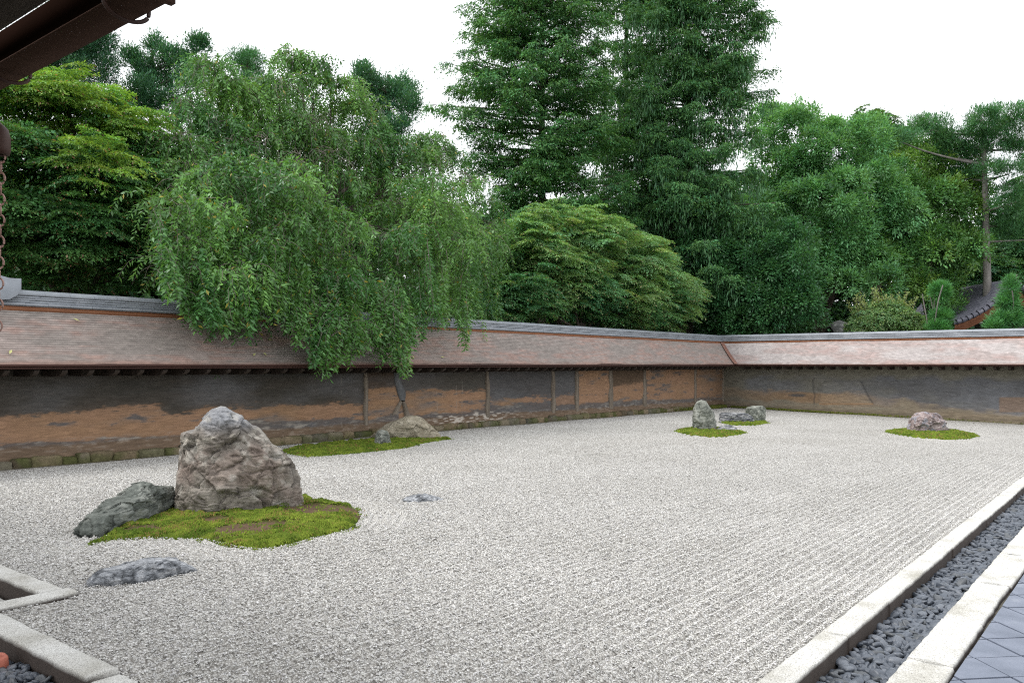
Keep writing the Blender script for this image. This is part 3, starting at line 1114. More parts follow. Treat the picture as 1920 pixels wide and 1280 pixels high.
# forked repair scar
M_SCAR = mat_noise('clay_scar', [(0.3, (0.10, 0.105, 0.11)), (0.7, (0.17, 0.17, 0.17))], 9, rough=0.95)
for mt_, strokes in ((M_SCAR, [[(741, 690), (745, 715), (752, 738), (754, 752)]]), (M_POST, [[(752, 750), (746, 762), (739, 776)], [(754, 750), (759, 764), (763, 780)]])):
    ac = Acc()
    for st in strokes:
        rows = []
        for k, (px_, py_) in enumerate(st):
            p = on_y(px_, py_, YF)
            hw = (0.075 if mt_ is M_SCAR else 0.045) * (0.8 + 0.3 * k)
            if mt_ is M_SCAR and k == 3:
                hw = 0.05
            rows.append([(p[0] - hw, YF + 0.03, p[2]), (p[0] - hw, YF - 0.033, p[2]), (p[0] + hw, YF - 0.033, p[2]), (p[0] + hw, YF + 0.03, p[2])])
        ac.grid(np.array(rows))
    lbld(ac, 'plaster_repair', mt_)

# copper valley where the two roofs meet
M_VALLEY = mat_noise('valley_copper', [(0.3, (0.15, 0.075, 0.055)), (0.7, (0.25, 0.13, 0.10))], 10, rough=0.7)
ac = Acc()
rows = []
for k in range(12):
    t = k / 11
    q = 1.07 + (0.15 - 1.07) * t
    z = ZE + 0.012 + (2.165 - ZE) * t - 0.035 * math.sin(math.pi * t)
    rows.append([(XR - q - 0.085, YR - q, z + 0.012), (XR - q - 0.03, YR - q - 0.03, z + 0.006), (XR - q, YR - q - 0.085, z + 0.012)])
ac.grid(np.array(rows))
lbld(ac, 'valley_flashing', M_VALLEY)
# upturned end tile of the ridge at the far left
ac = Acc()
pts = []
for (px_, py0, py1) in ((-70, 508, 560), (-30, 512, 562), (0, 516, 562), (18, 521, 561), (33, 522, 553), (40, 522, 545)):
    p0, p1 = on_y(px_, py0, YR - 0.24), on_y(px_, py1, YR - 0.24)
    pts.append([p1, p0, p0 + np.array([0, 0.24, 0.0]), p1 + np.array([0, 0.24, 0])])
pts = np.array(pts)
ac.grid(pts)
ac.grid(pts[:, [3, 0]])
ac.add(pts[-1], [(0, 1, 2, 3)])
lbld(ac, 'ridge_end_tile', M_TILEG)

# moss creeping along the corner of the wall foot
def tufts(P, size, col, n_, seed=0):
    """tiny upright moss sprigs: 3-sided spikes"""
    k = len(P)
    th = RNG.uniform(0, 2 * np.pi, k)
    hgt = size * RNG.uniform(0.6, 1.5, k)
    rad = size * RNG.uniform(0.45, 0.8, k)
    v = np.zeros((k, 4, 3))
    for j in range(3):
        v[:, j, 0] = np.cos(th + j * 2.094) * rad
        v[:, j, 1] = np.sin(th + j * 2.094) * rad
        v[:, j, 2] = -size * 0.3
    v[:, 3, 0] = RNG.normal(0, 0.5, k) * rad
    v[:, 3, 1] = RNG.normal(0, 0.5, k) * rad
    v[:, 3, 2] = hgt
    v += P[:, None, :]
    f = np.array([[0, 1, 3], [1, 2, 3], [2, 0, 3]])
    return v.reshape(-1, 3), (f[None] + 4 * np.arange(k)[:, None, None]).reshape(-1, 3), np.repeat(col, 4, 0)


M_MOSS = mat_tint('moss', 1.0, 40, 0.25, bstr=0.3, bdist=0.01, spec=0.05)
MOSSLAB = {
    'big': 'large bright green moss patch with bare brown spots in front of the tallest stone',
    'back': 'long thin moss patch from behind the tallest stone to the tan boulder',
    'upright': 'small oval moss patch round the upright grey stone',
    'pair': 'small moss patch under the striped low stone and the square block near the corner',
    'pink': 'oval moss patch round the pinkish boulder at the right',
}
MGRN = np.array([0.068, 0.110, 0.016])
MYEL = np.array([0.165, 0.215, 0.030])
MSOIL = np.array([0.10, 0.068, 0.045])
MHT = {'big': 0.05, 'back': 0.035, 'upright': 0.03, 'pair': 0.02, 'pink': 0.03}
MTS = {'big': (0.0105, 70000), 'back': (0.014, 22000), 'upright': (0.020, 6000), 'pair': (0.020, 5000), 'pink': (0.018, 9000)}
BARE = [ground(470, 999)[:2], ground(610, 963)[:2], ground(400, 985)[:2], ground(260, 1000)[:2]]
BRAD = [(0.42, 0.19), (0.55, 0.20), (0.18, 0.08), (0.18, 0.07)]


def moss_h(key, x, y):
    d = poly_dist(x, y, MOSS[key]) + (fbm(V3(x * 9, y * 9, 4), 4, 25) - 0.5) * (0.14 if key == 'big' else 0.10)
    return np.where(d < 0, MHT[key] * (1 - np.exp(d / 0.11)) + 0.012, -0.03)


def moss_bare(x, y):
    b = np.zeros(x.shape)
    for (cx, cy), (ru, rv) in zip(BARE, BRAD):
        du, dv = (x - cx) * SA - (y - cy) * CA, (x - cx) * CA + (y - cy) * SA
        b = np.maximum(b, sstep(1.1, 0.55, np.hypot(du / ru, dv / (rv * 1.6)) + (fbm(V3(x * 8, y * 8, 0), 3, 5) - .5) * 1.1))
    return b


for key, poly in MOSS.items():
    mn, mx = poly.min(0) - 0.08, poly.max(0) + 0.08
    st = 0.02 if key == 'big' else 0.035
    Xm, Ym = np.meshgrid(np.arange(mn[0], mx[0], st), np.arange(mn[1], mx[1], st), indexing='ij')
    hm = moss_h(key, Xm, Ym)
    hn = (fbm(V3(Xm * 9, Ym * 9, 0), 4, 15) - 0.5) * 0.075
    bare = moss_bare(Xm, Ym) if key == 'big' else np.zeros(Xm.shape)
    Zm = gz(Xm, Ym) + hm + np.where(hm > 0, hn * (1 - bare), 0) - 0.012 * bare
    cg = lerp(MGRN * 0.75, MYEL * 0.8, fbm(V3(Xm * 3, Ym * 3, 0), 3, 17))
    cg = lerp(cg, MSOIL * (0.8 + 0.4 * fbm(V3(Xm * 20, Ym * 20, 0), 3, 18))[..., None], bare)
    ac = Acc()
    ac.grid(V3(Xm, Ym, Zm), cg)
    ts, cnt = MTS[key]
    tx, ty = RNG.uniform(mn[0], mx[0], cnt * 3), RNG.uniform(mn[1], mx[1], cnt * 3)
    d = poly_dist(tx, ty, poly) + (fbm(V3(tx * 9, ty * 9, 4), 4, 25) - 0.5) * (0.14 if key == 'big' else 0.10)
    clump = fbm(V3(tx * 17, ty * 17, 0), 3, 19)
    ok = (d < RNG.normal(0.0, 0.03, len(d)))
    if key == 'big':
        ok &= RNG.random(len(d)) > moss_bare(tx, ty) * 0.97
    ok &= RNG.random(len(d)) < sstep(0.30, 0.52, clump) + 0.15
    tx, ty, clump, d = tx[ok][:cnt], ty[ok][:cnt], clump[ok][:cnt], d[ok][:cnt]
    hz = np.maximum(moss_h(key, tx, ty), 0.0) + (fbm(V3(tx * 9, ty * 9, 0), 4, 15) - 0.5) * 0.075 + 0.03 * (clump - 0.4)
    tc_ = lerp(MGRN, MYEL, np.clip((fbm(V3(tx * 7, ty * 7, 0), 4, 17) - 0.5) * 2.2 + 0.5 + RNG.normal(0, 0.18, len(tx)), 0, 1)) * RNG.uniform(0.65, 1.3, len(tx))[:, None]
    brn = (RNG.random(len(tx)) < 0.03 + 0.25 * sstep(0.55, 0.7, fbm(V3(tx * 5 + 3, ty * 5, 2), 3, 23)))
    tc_[brn] = np.array([0.20, 0.13, 0.05])
    ac.add(*tufts(V3(tx, ty, gz(tx, ty) + hz), ts, tc_, 0))
    tag(ac.build('moss_patch', M_MOSS, smooth=False), MOSSLAB[key], 'moss', 'moss patches in the gravel')

ac = Acc()
P = []
for k in range(9000):
    if RNG.random() < 0.6:
        u = XG - abs(RNG.normal(0, 1.3))
        P.append((u, YF - RNG.uniform(0.02, 0.30), float(gz(u, YG)) + RNG.uniform(0.02, 0.10)))
    else:
        u = YG - abs(RNG.normal(0, 2.6))
        P.append((XF - RNG.uniform(0.02, 0.26), u, float(gz(XG, u)) + RNG.uniform(0.01, 0.06)))
P = np.array(P)
cl = lerp(np.array([0.07, 0.10, 0.02]), np.array([0.14, 0.14, 0.035]), RNG.random(len(P)))
ac.add(*tufts(P, 0.03, cl, 0))
tag(ac.build('corner_moss', M_MOSS), 'dull green moss growing along the wall foot in the corner', 'moss', kind='stuff')

# ------------------------------------------------------------------ STONES
def rock(name, label, base, sil, depth, paint, seed, facets=26, rough=0.05, sink=0.10, nz=110, nphi=200, top=0.55, mat=None, group='garden stones', cut=0.80):
    A, B = ground(base[0], base[1]), ground(base[2], base[3])
    A[2], B[2] = float(gz(A[0], A[1])), float(gz(B[0], B[1]))
    L = np.hypot(*(B - A)[:2])
    ud = (B - A)[:2] / L
    nd_ = np.array([-ud[1], ud[0]])
    if nd_ @ A[:2] < 0:
        nd_ = -nd_
    pts = []
    for px_, py_ in sil:
        dx, dy = ray(px_)
        M = np.array([[ud[0], -dx], [ud[1], -dy]])
        s, d = np.linalg.solve(M, -A[:2])
        pts.append((s, H - (py_ - HOR) / F * d - (A[2] + (B[2] - A[2]) * s / L)))
    pts = np.array(pts)
    zmax = pts[:, 1].max()
    us = pts[:, 0]
    # closed polygon: add buried foot
    poly = np.vstack([pts, [[us[-1], -sink]], [[us[0], -sink]]])
    zs = zmax * (1 - (1 - np.linspace(0, 1, nz)) ** 1.0)
    zs = np.concatenate([np.linspace(-sink, 0, 8)[:-1], np.linspace(0, zmax * 0.9, nz - 20), zmax * (0.9 + 0.099 * (1 - (1 - np.linspace(0, 1, 21)[1:]) ** 2))])
    Ls, Rs = [], []
    for z in zs:
        xs_ = []
        for i in range(len(poly)):
            p, q = poly[i], poly[(i + 1) % len(poly)]
            if (p[1] - z) * (q[1] - z) <= 0 and p[1] != q[1]:
                xs_.append(p[0] + (z - p[1]) / (q[1] - p[1]) * (q[0] - p[0]))
        Ls.append(min(xs_)); Rs.append(max(xs_))
    Ls, Rs = np.array(Ls), np.array(Rs)
    wmax = (Rs - Ls).max()
    ph = np.linspace(0, 2 * np.pi, nphi, endpoint=False)
    e = 2 / 2.6
    cs, sn = np.sign(np.cos(ph)) * np.abs(np.cos(ph)) ** e, np.sign(np.sin(ph)) * np.abs(np.sin(ph)) ** e
    hw = (Rs - Ls) / 2
    hd = depth / 2 * ((hw / (wmax / 2)) ** top)
    Cu = (Ls + Rs) / 2
    U = Cu[:, None] + hw[:, None] * cs[None]
    N = hd[:, None] * sn[None]
    Zz = np.repeat(zs[:, None], nphi, 1)
    Q = np.stack([U, N, Zz], -1)
    # chisel facets, mostly towards the front and back so that the outline stays as drawn
    rg = np.random.default_rng(seed)
    c0 = np.array([Cu.mean(), 0, zmax * 0.4])
    scl = np.array([wmax / 2, depth / 2, zmax * 0.6])
    for _ in range(facets):
        nn = unit(rg.normal(size=3) * np.array([0.55, 1.0, 0.5]))
        q = (Q - c0) / scl
        sup = (q @ nn)
        dd = np.quantile(sup, rg.uniform(0.90, 0.985))
        ex = np.maximum(sup - dd, 0)[..., None] * cut
        # keep silhouette: displace only along depth where possible
        mv = nn * np.array([0.35, 1, 0.35])
        Q = Q - ex * mv * scl
    sc = 1.0 / max(zmax, wmax * 0.5)
    nrm = np.stack([cs[None] * np.ones_like(U), sn[None] * np.ones_like(U), 0.35 * np.ones_like(U)], -1)
    nrm = unit(nrm)
    q = Q * sc * 1.0 + seed
    wq = q + 0.35 * (np.stack([fbm(q * 2 + 5, 3, seed), fbm(q * 2 + 9, 3, seed + 3), fbm(q * 2 + 15, 3, seed + 6)], -1) - 0.5)
    cr = ridged(wq * np.array([3.0, 3.0, 3.6]), 5, seed)
    fb = fbm(wq * 4.5, 5, seed + 11)
    size = max(zmax, wmax * 0.5)
    amp = rough * size
    disp = (fb - 0.5) * 1.5 * amp - sstep(0.80, 0.97, cr) * amp * 0.75
    disp += (ridged(wq * 11, 3, seed + 51) - 0.6) * amp * 0.7
    # broken faces: cells with their own slope, cracked along their borders
    crk = np.zeros(U.shape)
    for ncell, aa_, cs_ in ((46, 0.55, 1.0), (170, 0.30, 0.7)):
        S0 = rg.uniform(-1, 1, (ncell, 3)) * np.array([wmax / 2, depth / 2, zmax / 2]) * 1.05 + np.array([Cu.mean(), 0, zmax / 2])
        G = unit(rg.normal(size=(ncell, 3))) * aa_
        K = rg.normal(0, 0.35, ncell) * amp * 0.5
        Qw = Q + (np.stack([fb, np.roll(fb, 7, 1), cr], -1) - 0.5) * amp * 2.2
        flat_ = Qw.reshape(-1, 3)
        d2 = ((flat_[:, None, :] - S0[None]) ** 2).sum(-1)
        i1 = d2.argmin(1)
        ar = np.arange(len(flat_))
        m1 = np.sqrt(d2[ar, i1])
        d2[ar, i1] = 1e9
        m2 = np.sqrt(d2.min(1))
        sl = ((flat_ - S0[i1]) * G[i1]).sum(1)
        sl = np.clip(sl, -amp * 1.6, amp * 1.6)
        disp += (sl + K[i1]).reshape(U.shape) * cs_ * 0.55
        crk = np.maximum(crk, sstep(0.028 * size * cs_, 0.0, m2 - m1).reshape(U.shape) * cs_)
    disp -= crk * amp * 0.26
    disp = disp * (0.40 + 0.60 * np.abs(sn)[None] ** 0.7)
    cr = np.maximum(cr * 0.93, 0.80 + 0.10 * crk * (fb > 0.45))
    fade = sstep(zmax, zmax * 0.93, Zz) * 0.75 + 0.25
    Q = Q + nrm * (disp * fade)[..., None]
    col = paint(Q * sc, cr, fb, Zz / zmax, seed)
    W = np.stack([A[0] + ud[0] * Q[..., 0] + nd_[0] * Q[..., 1], A[1] + ud[1] * Q[..., 0] + nd_[1] * Q[..., 1], Q[..., 2] + A[2] + (B[2] - A[2]) * np.clip(Q[..., 0] / L, -0.2, 1.2)], -1)
    ac = Acc()
    idx = np.arange(W.shape[0] * nphi).reshape(W.shape[0], nphi)
    nx = np.roll(idx, -1, 1)
    f = np.stack([idx[:-1], nx[:-1], nx[1:], idx[1:]], -1).reshape(-1, 4)
    ac.add(W.reshape(-1, 3), f, col.reshape(-1, 3))
    tp = W[-1].mean(0)
    tp[2] += 0.004
    ac.add(np.vstack([W[-1], tp[None]]), [(i, (i + 1) % nphi, nphi) for i in range(nphi)], np.vstack([col[-1], col[-1].mean(0)[None]]))
    o = ac.build(name, mat or M_ROCK, smooth=nz < 150)
    return tag(o, label, 'stone', group)


M_ROCK = mat_tint('rock', 0.9, 22, 0.38, (1, 1, 1.3), 0.9, 0.018, 34, 0.25)


def palette(*stops):
    xs_ = np.array([s[0] for s in stops])
    cs_ = np.array([s[1] for s in stops])
    return lambda t: np.stack([np.interp(t, xs_, cs_[:, k]) for k in range(3)], -1)


def paint_big(q, cr, fb, t, sd):
    n1 = fbm(q * 3.0, 4, sd + 31)
    n2 = fbm(q * np.array([10, 10, 11.0]), 5, sd + 37)
    n3 = fbm(q * 2.2 + 11, 4, sd + 41)
    c = palette((0.25, (0.09, 0.077, 0.064)), (0.42, (0.172, 0.152, 0.13)), (0.58, (0.275, 0.247, 0.212)), (0.75, (0.215, 0.20, 0.185)))(n1 * 0.5 + n2 * 0.5)
    c = lerp(c, np.array([0.20, 0.138, 0.115]) * (0.7 + 0.6 * n2)[..., None], sstep(0.50, 0.64, n3) * 0.75 * sstep(0.95, 0.6, t) * 0.55)
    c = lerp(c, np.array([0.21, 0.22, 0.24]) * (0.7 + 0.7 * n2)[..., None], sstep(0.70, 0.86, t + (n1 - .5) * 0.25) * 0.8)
    c = lerp(c, np.array([0.38, 0.36, 0.32]), sstep(0.57, 0.68, n2) * 0.5)
    c = lerp(c, np.array([0.42, 0.39, 0.33]), sstep(0.022, 0.008, np.abs(t - 0.74 - 0.12 * (q[..., 0] - q[..., 0].mean()) + (n1 - .5) * 0.10)) * 0.45 * sstep(0.45, 0.6, n2))
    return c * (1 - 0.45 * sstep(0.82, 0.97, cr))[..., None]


def paint_green(q, cr, fb, t, sd):
    n1, n2 = fbm(q * 3.0, 4, sd + 31), fbm(q * 10, 5, sd + 37)
    c = palette((0.3, (0.06, 0.068, 0.06)), (0.5, (0.13, 0.142, 0.127)), (0.7, (0.24, 0.25, 0.225)))(n1 * 0.45 + n2 * 0.55)
    return c * (1 - 0.4 * sstep(0.82, 0.97, cr))[..., None]


def paint_tan(q, cr, fb, t, sd):
    n1, n2 = fbm(q * 2.5, 4, sd + 31), fbm(q * 10, 5, sd + 37)
    c = palette((0.3, (0.20, 0.17, 0.12)), (0.5, (0.30, 0.265, 0.20)), (0.7, (0.40, 0.36, 0.285)))(n1 * 0.5 + n2 * 0.5)
    return c * (1 - 0.35 * sstep(0.84, 0.97, cr))[..., None]


def paint_grey(q, cr, fb, t, sd):
    n1, n2 = fbm(q * 3.0, 4, sd + 31), fbm(q * 10, 5, sd + 37)
    c = palette((0.3, (0.09, 0.097, 0.085)), (0.5, (0.18, 0.19, 0.165)), (0.7, (0.32, 0.325, 0.29)))(n1 * 0.5 + n2 * 0.5)
    return c * (1 - 0.4 * sstep(0.82, 0.97, cr))[..., None]


def paint_stripe(q, cr, fb, t, sd):
    n1, n2 = fbm(q * 3.0, 4, sd + 31), fbm(q * np.array([3, 3, 22.0]), 5, sd + 37)
    c = palette((0.36, (0.07, 0.075, 0.082)), (0.5, (0.15, 0.155, 0.165)), (0.62, (0.36, 0.36, 0.36)))(n2)
    return c


def paint_blue(q, cr, fb, t, sd):
    n1, n2 = fbm(q * 4.0, 4, sd + 31), fbm(q * np.array([8, 16, 16.0]), 5, sd + 37)
    c = palette((0.34, (0.09, 0.096, 0.105)), (0.5, (0.235, 0.247, 0.265)), (0.66, (0.42, 0.43, 0.445)))(n1 * 0.35 + n2 * 0.65)
    return c * (1 - 0.5 * sstep(0.82, 0.97, cr))[..., None]


def paint_pink(q, cr, fb, t, sd):
    n1, n2 = fbm(q * 4.0, 4, sd + 31), fbm(q * 13, 5, sd + 37)
    n3 = fbm(q * 6 + 4, 3, sd + 39)
    c = palette((0.3, (0.13, 0.105, 0.105)), (0.5, (0.26, 0.205, 0.20)), (0.68, (0.42, 0.365, 0.35)))(n1 * 0.4 + n2 * 0.6)
    c = lerp(c, np.array([0.25, 0.26, 0.30]), sstep(0.52, 0.62, n3) * 0.7)
    return c * (1 - 0.4 * sstep(0.82, 0.97, cr))[..., None]


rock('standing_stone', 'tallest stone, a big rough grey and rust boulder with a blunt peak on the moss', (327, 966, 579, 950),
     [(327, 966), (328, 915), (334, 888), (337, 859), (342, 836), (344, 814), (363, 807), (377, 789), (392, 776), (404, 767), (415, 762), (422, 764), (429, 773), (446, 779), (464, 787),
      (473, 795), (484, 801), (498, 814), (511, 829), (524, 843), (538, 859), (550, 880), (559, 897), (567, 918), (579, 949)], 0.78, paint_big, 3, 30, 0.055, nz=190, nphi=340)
rock('leaning_stone', 'low dark green grey stone sloping down to the left beside the tallest stone', (157, 1010, 318, 958),
     [(155, 1008), (158, 1001), (168, 982), (179, 966), (188, 963), (196, 961), (204, 950), (211, 942), (224, 937), (238, 932), (247, 921), (258, 909), (268, 902), (278, 905), (288, 910), (300, 910), (312, 910),
      (316, 930), (317, 957)], 0.42, paint_green, 17, 22, 0.05, nz=120, nphi=240)
rock('boulder', 'broad tan boulder lying against the foot of the long wall', (694, 825, 832, 823),
     [(692, 825), (697, 817), (705, 810), (715, 802), (725, 795), (742, 788), (760, 781), (772, 779), (782, 779), (797, 787), (806, 795), (815, 805), (824, 814), (832, 822)], 0.75, paint_tan, 23, 22, 0.035)
rock('small_stone', 'small pale green grey upright stone in front of the tan boulder', (701, 837, 733, 836),
     [(701, 836), (703, 824), (704, 815), (708, 808), (716, 805), (725, 808), (730, 816), (732, 826), (733, 835)], 0.26, paint_grey, 29, 14, 0.05, nz=60, nphi=100)
rock('flat_stone', 'small pale flat stone alone in the open gravel', (753, 940, 828, 935),
     [(752, 940), (760, 934), (772, 930), (785, 926), (800, 927), (812, 929), (828, 934)], 0.30, paint_blue, 37, 10, 0.09, nz=50, nphi=140, sink=0.05)
rock('flat_stone', 'long flat bluish stone low in the gravel at the lower left', (160, 1099, 368, 1070),
     [(158, 1098), (162, 1089), (172, 1080), (190, 1073), (210, 1067), (230, 1061), (250, 1055), (270, 1050), (290, 1047), (312, 1047), (330, 1049), (348, 1055), (362, 1062), (368, 1069)], 0.30, paint_blue, 43, 18, 0.06, nz=80, nphi=300, sink=0.06, top=0.35)
rock('upright_stone', 'tall rounded pale grey upright stone near the corner', (1300, 807, 1342.5, 808),
     [(1300, 806), (1299, 795), (1299, 784), (1301, 766), (1306, 755), (1311, 751), (1315, 749.5), (1322, 752), (1330, 761), (1339, 774), (1342, 790), (1342.5, 807)], 0.55, paint_grey, 47, 20, 0.04)
rock('small_stone', 'small striped grey stone on the moss beside the tall upright one', (1346, 808, 1379, 811),
     [(1346, 807), (1349, 802), (1356, 797.5), (1362, 796.5), (1367, 797), (1376, 802.5), (1379, 811)], 0.40, paint_stripe, 53, 10, 0.05, nz=50, nphi=100)
rock('low_stone', 'low dark stone with wavy white bands beside the square block', (1352, 793, 1409, 792),
     [(1352, 792), (1354, 783), (1356, 776), (1362, 773), (1375, 774), (1390, 773), (1397, 775), (1403, 779), (1409, 787), (1409, 791)], 0.6, paint_stripe, 59, 16, 0.06)
rock('block_stone', 'upright squarish dark grey block nearest the wall corner', (1401, 790, 1431, 790),
     [(1401, 789), (1400.5, 775), (1401, 765), (1408, 763), (1415, 761), (1422, 760.5), (1427.5, 760), (1432, 766), (1432, 778), (1431, 789)], 0.45, paint_grey, 61, 12, 0.03)
rock('boulder', 'rounded pinkish grey boulder at the right on its own moss patch', (1705, 810, 1772, 811),
     [(1704, 810), (1707, 800), (1710, 790), (1714.5, 781), (1723, 774), (1733, 771), (1741, 773), (1749, 773.5), (1756, 777), (1761.5, 781), (1766, 789), (1768, 797), (1771, 803), (1772, 810)], 0.75, paint_pink, 67, 20, 0.06)
rock('small_stone', 'tiny dark brown stone tucked against the right side of the pinkish boulder', (1767, 810, 1784, 811),
     [(1767, 809), (1769, 805), (1774, 803), (1779, 803), (1784, 810)], 0.22, lambda *a_: paint_tan(*a_) * 0.35, 71, 8, 0.06, nz=40, nphi=80)
rock('flat_stone', 'small flat light grey stone lying before the pinkish boulder', (1745, 820, 1780, 821),
     [(1745, 819), (1749, 816), (1757, 815), (1768, 816), (1776, 817), (1780, 820)], 0.18, paint_grey, 73, 8, 0.06, nz=40, nphi=80, sink=0.04)

# ------------------------------------------------------------------ EAVE, GUTTER AND RAIN CHAIN OVER THE VIEWER'S LEFT
M_GUT = mat_noise('gutter_copper', [(0.3, (0.050, 0.029, 0.022)), (0.7, (0.080, 0.050, 0.039))], 3, (1, 0.2, 1), 0.95, 0.15, metallic=0.0, spec=0.03)
M_HOOK = mat_noise('hook_copper', [(0.3, (0.03, 0.013, 0.010)), (0.7, (0.055, 0.026, 0.018))], 10, rough=0.55, bstr=0.1)
M_CHAIN = mat_noise('chain_copper', [(0.3, (0.22, 0.12, 0.095)), (0.7, (0.40, 0.26, 0.22))], 30, rough=0.5, bstr=0.15, metallic=0.3)
gx0, gx1, gzb, gzt = 1.30, 1.43, H + 1.2, H + 1.325
gy1 = 2.60
root = empty('rain_gutter', 'reddish brown box gutter under the eave in the top left corner', 'gutter', None, (gx0, gy1, gzb))


def gb(ac, nm, m, smooth=False, par=None):
    o = ac.build(nm, m, None, smooth, loc=(gx0, gy1, gzb))
    o.location = (0, 0, 0)
    o.parent = par or root
    return o


ac = Acc()
for ya, yb in ((gy1, 5.055), (5.065, 8.2), (8.21, 11.0)):
    t = 0.006
    ac.box(gx0, gx1, ya, yb, gzb, gzb + t)
gb(ac, 'gutter_bottom', M_GUT)
ac = Acc()
for ya, yb in ((gy1, 5.055), (5.065, 8.2), (8.21, 11.0)):
    ac.box(gx0, gx0 + t, ya, yb, gzb + t + .0005, gzt)
    ac.box(gx1 - t, gx1, ya, yb, gzb + t + .0005, gzt)
gb(ac, 'gutter_side', mat_noise('gutter_shaded', [(0.3, (0.008, 0.0045, 0.003)), (0.7, (0.016, 0.008, 0.006))], 3, (1, 0.2, 1), 1.0, 0.15, spec=0.0))  # same gutter, sides coloured darker to paint in their shade
ac = Acc()
ac.box(gx0 - 0.01, gx1 + 0.012, gy1 - 0.03, gy1 - 0.002, gzb - 0.008, gzt + 0.01)
gb(ac, 'end_cap', M_GUT)
for yh in (2.745, 3.72, 4.70, 5.68):
    ac = Acc()
    th = np.linspace(np.pi, np.pi * 2.0, 18)
    cx = (gx0 + gx1) / 2
    pts = [(gx0 - 0.012, yh, gzt + 0.05)] + [(cx + 0.077 * math.cos(t_), yh, gzb + 0.004 + 0.046 * math.sin(t_)) for t_ in th] + [(gx1 + 0.012, yh, gzt)]
    ac.tube(pts, 0.0075, 8)
    gb(ac, 'bracket', M_HOOK, True)

root = empty('corridor_roof', 'dark edge of the corridor roof above the gutter in the top left corner', 'roof', None, (1.2, 2.3, H + 1.23))
ac = Acc()
ac.add([(1.2, -2.5, H + 1.2265), (1.2, 11.2, H + 1.2265), (-2.4, 11.2, H + 2.7), (-2.4, -2.5, H + 2.7),
        (1.2, -2.5, H + 1.36), (1.2, 11.2, H + 1.36), (-2.4, 11.2, H + 2.9), (-2.4, -2.5, H + 2.9)],
       [(3, 2, 1, 0), (4, 5, 6, 7), (0, 1, 5, 4), (2, 3, 7, 6), (0, 4, 7, 3), (1, 2, 6, 5)])
M_THATCH = mat_noise('eave_bark', [(0.3, (0.02, 0.015, 0.011)), (0.7, (0.055, 0.042, 0.032))], 14, (1, 0.12, 1), 0.95, 0.8, 0.02, 40)
o = ac.build('roof_slab', M_THATCH, None, loc=(1.2, 2.3, H + 1.23))
o.location = (0, 0, 0)
o.parent = root

# rain chain with its cup
d_c = 1.38 / ray(2)[0]
P0 = at(1, 268, d_c)
root = empty('rain_chain', 'rain chain of copper rings hanging down the left edge of the photo', 'rain chain', None, tuple(P0))


def cb(ac, nm, m):
    o = ac.build(nm, m, None, True, loc=P0)
    o.location = (0, 0, 0)
    o.parent = root
    return o


ac = Acc()
prof = [(0.012, 0.075), (0.030, 0.055), (0.038, 0.02), (0.038, -0.03), (0.033, -0.05), (0.028, -0.052), (0.02, -0.046)]
th = np.linspace(0, 2 * np.pi, 25)
ac.grid(np.array([[(P0[0] + r_ * math.cos(t_), P0[1] + r_ * math.sin(t_), P0[2] + z_) for t_ in th] for r_, z_ in prof]))
cb(ac, 'funnel', M_HOOK)
ac = Acc()
ac.tube([P0 + np.array([0, 0, 0.07]), P0 - rv * 0.035 + np.array([0, 0, 0.12]), np.array([P0[0], P0[1], gzb]) - rv * 0.035], 0.010, 10)
cb(ac, 'outlet_pipe', M_HOOK)
rv = np.array([SA, -CA, 0])
fv = np.array([CA, SA, 0])
zz = P0[2] - 0.06
k = 0
while zz > H + (HOR - 640) / F * d_c and k < 70:
    py_ = HOR - (zz - H) / d_c * F
    pxc = np.interp(py_, [285, 450, 600, 700, 1200], [1.5, -0.5, -3.5, -14, -40])
    c_ = at(pxc, py_, d_c)
    ang = 0.5 if k % 2 == 0 else -0.9
    dv = rv * math.cos(ang) + fv * math.sin(ang)
    for off in (-0.006, 0.006):
        pass
    th = np.linspace(0, 2 * np.pi, 19)
    nv = np.cross(dv, UP)
    ac = Acc()
    pts = np.array([c_ + dv * 0.016 * math.cos(t_) + UP * 0.0245 * math.sin(t_) for t_ in th])
    ac.tube(pts, 0.0042, 6)
    cb(ac, 'ring', M_CHAIN)
    zz -= 0.0445
    k += 1

# copper bowl under the chain, only its rim in the picture
P1 = ground(-12, 1228)
root_c = np.array([P1[0], P1[1], -0.09])
M_BOWL = mat_noise('bowl_terracotta', [(0.3, (0.36, 0.10, 0.065)), (0.7, (0.52, 0.19, 0.13))], 12, rough=0.6)
ac = Acc()
prof = [(0.0, -0.05), (0.035, -0.05), (0.056, -0.01), (0.064, 0.04), (0.060, 0.075), (0.050, 0.088), (0.040, 0.080), (0.036, 0.04), (0.0, 0.02)]
th = np.linspace(0, 2 * np.pi, 33)
ac.grid(np.array([[(root_c[0] + r_ * math.cos(t_), root_c[1] + r_ * math.sin(t_), root_c[2] + z_) for t_ in th] for r_, z_ in prof]))
tag(ac.build('catch_bowl', M_BOWL, smooth=True), 'small terracotta red bowl among the dark pebbles at the lower left edge', 'bowl')

# ------------------------------------------------------------------ TEMPLE ROOFS BEYOND THE SHORT WALL
DB = 36.0
O = at(1785, 603, DB)
vx = rv
root = empty('temple_hall', 'temple hall with curved tiled gable rising behind the short wall at the right edge', 'building', None, tuple(at(1900, 683, DB + 2) * np.array([1, 1, 0])))
rl = np.array(root.location)


def tb(ac, nm, m, smooth=False, par=None):
    o = ac.build(nm, m, None, smooth, loc=rl)
    o.location = (0, 0, 0)
    o.parent = par or root
    return o


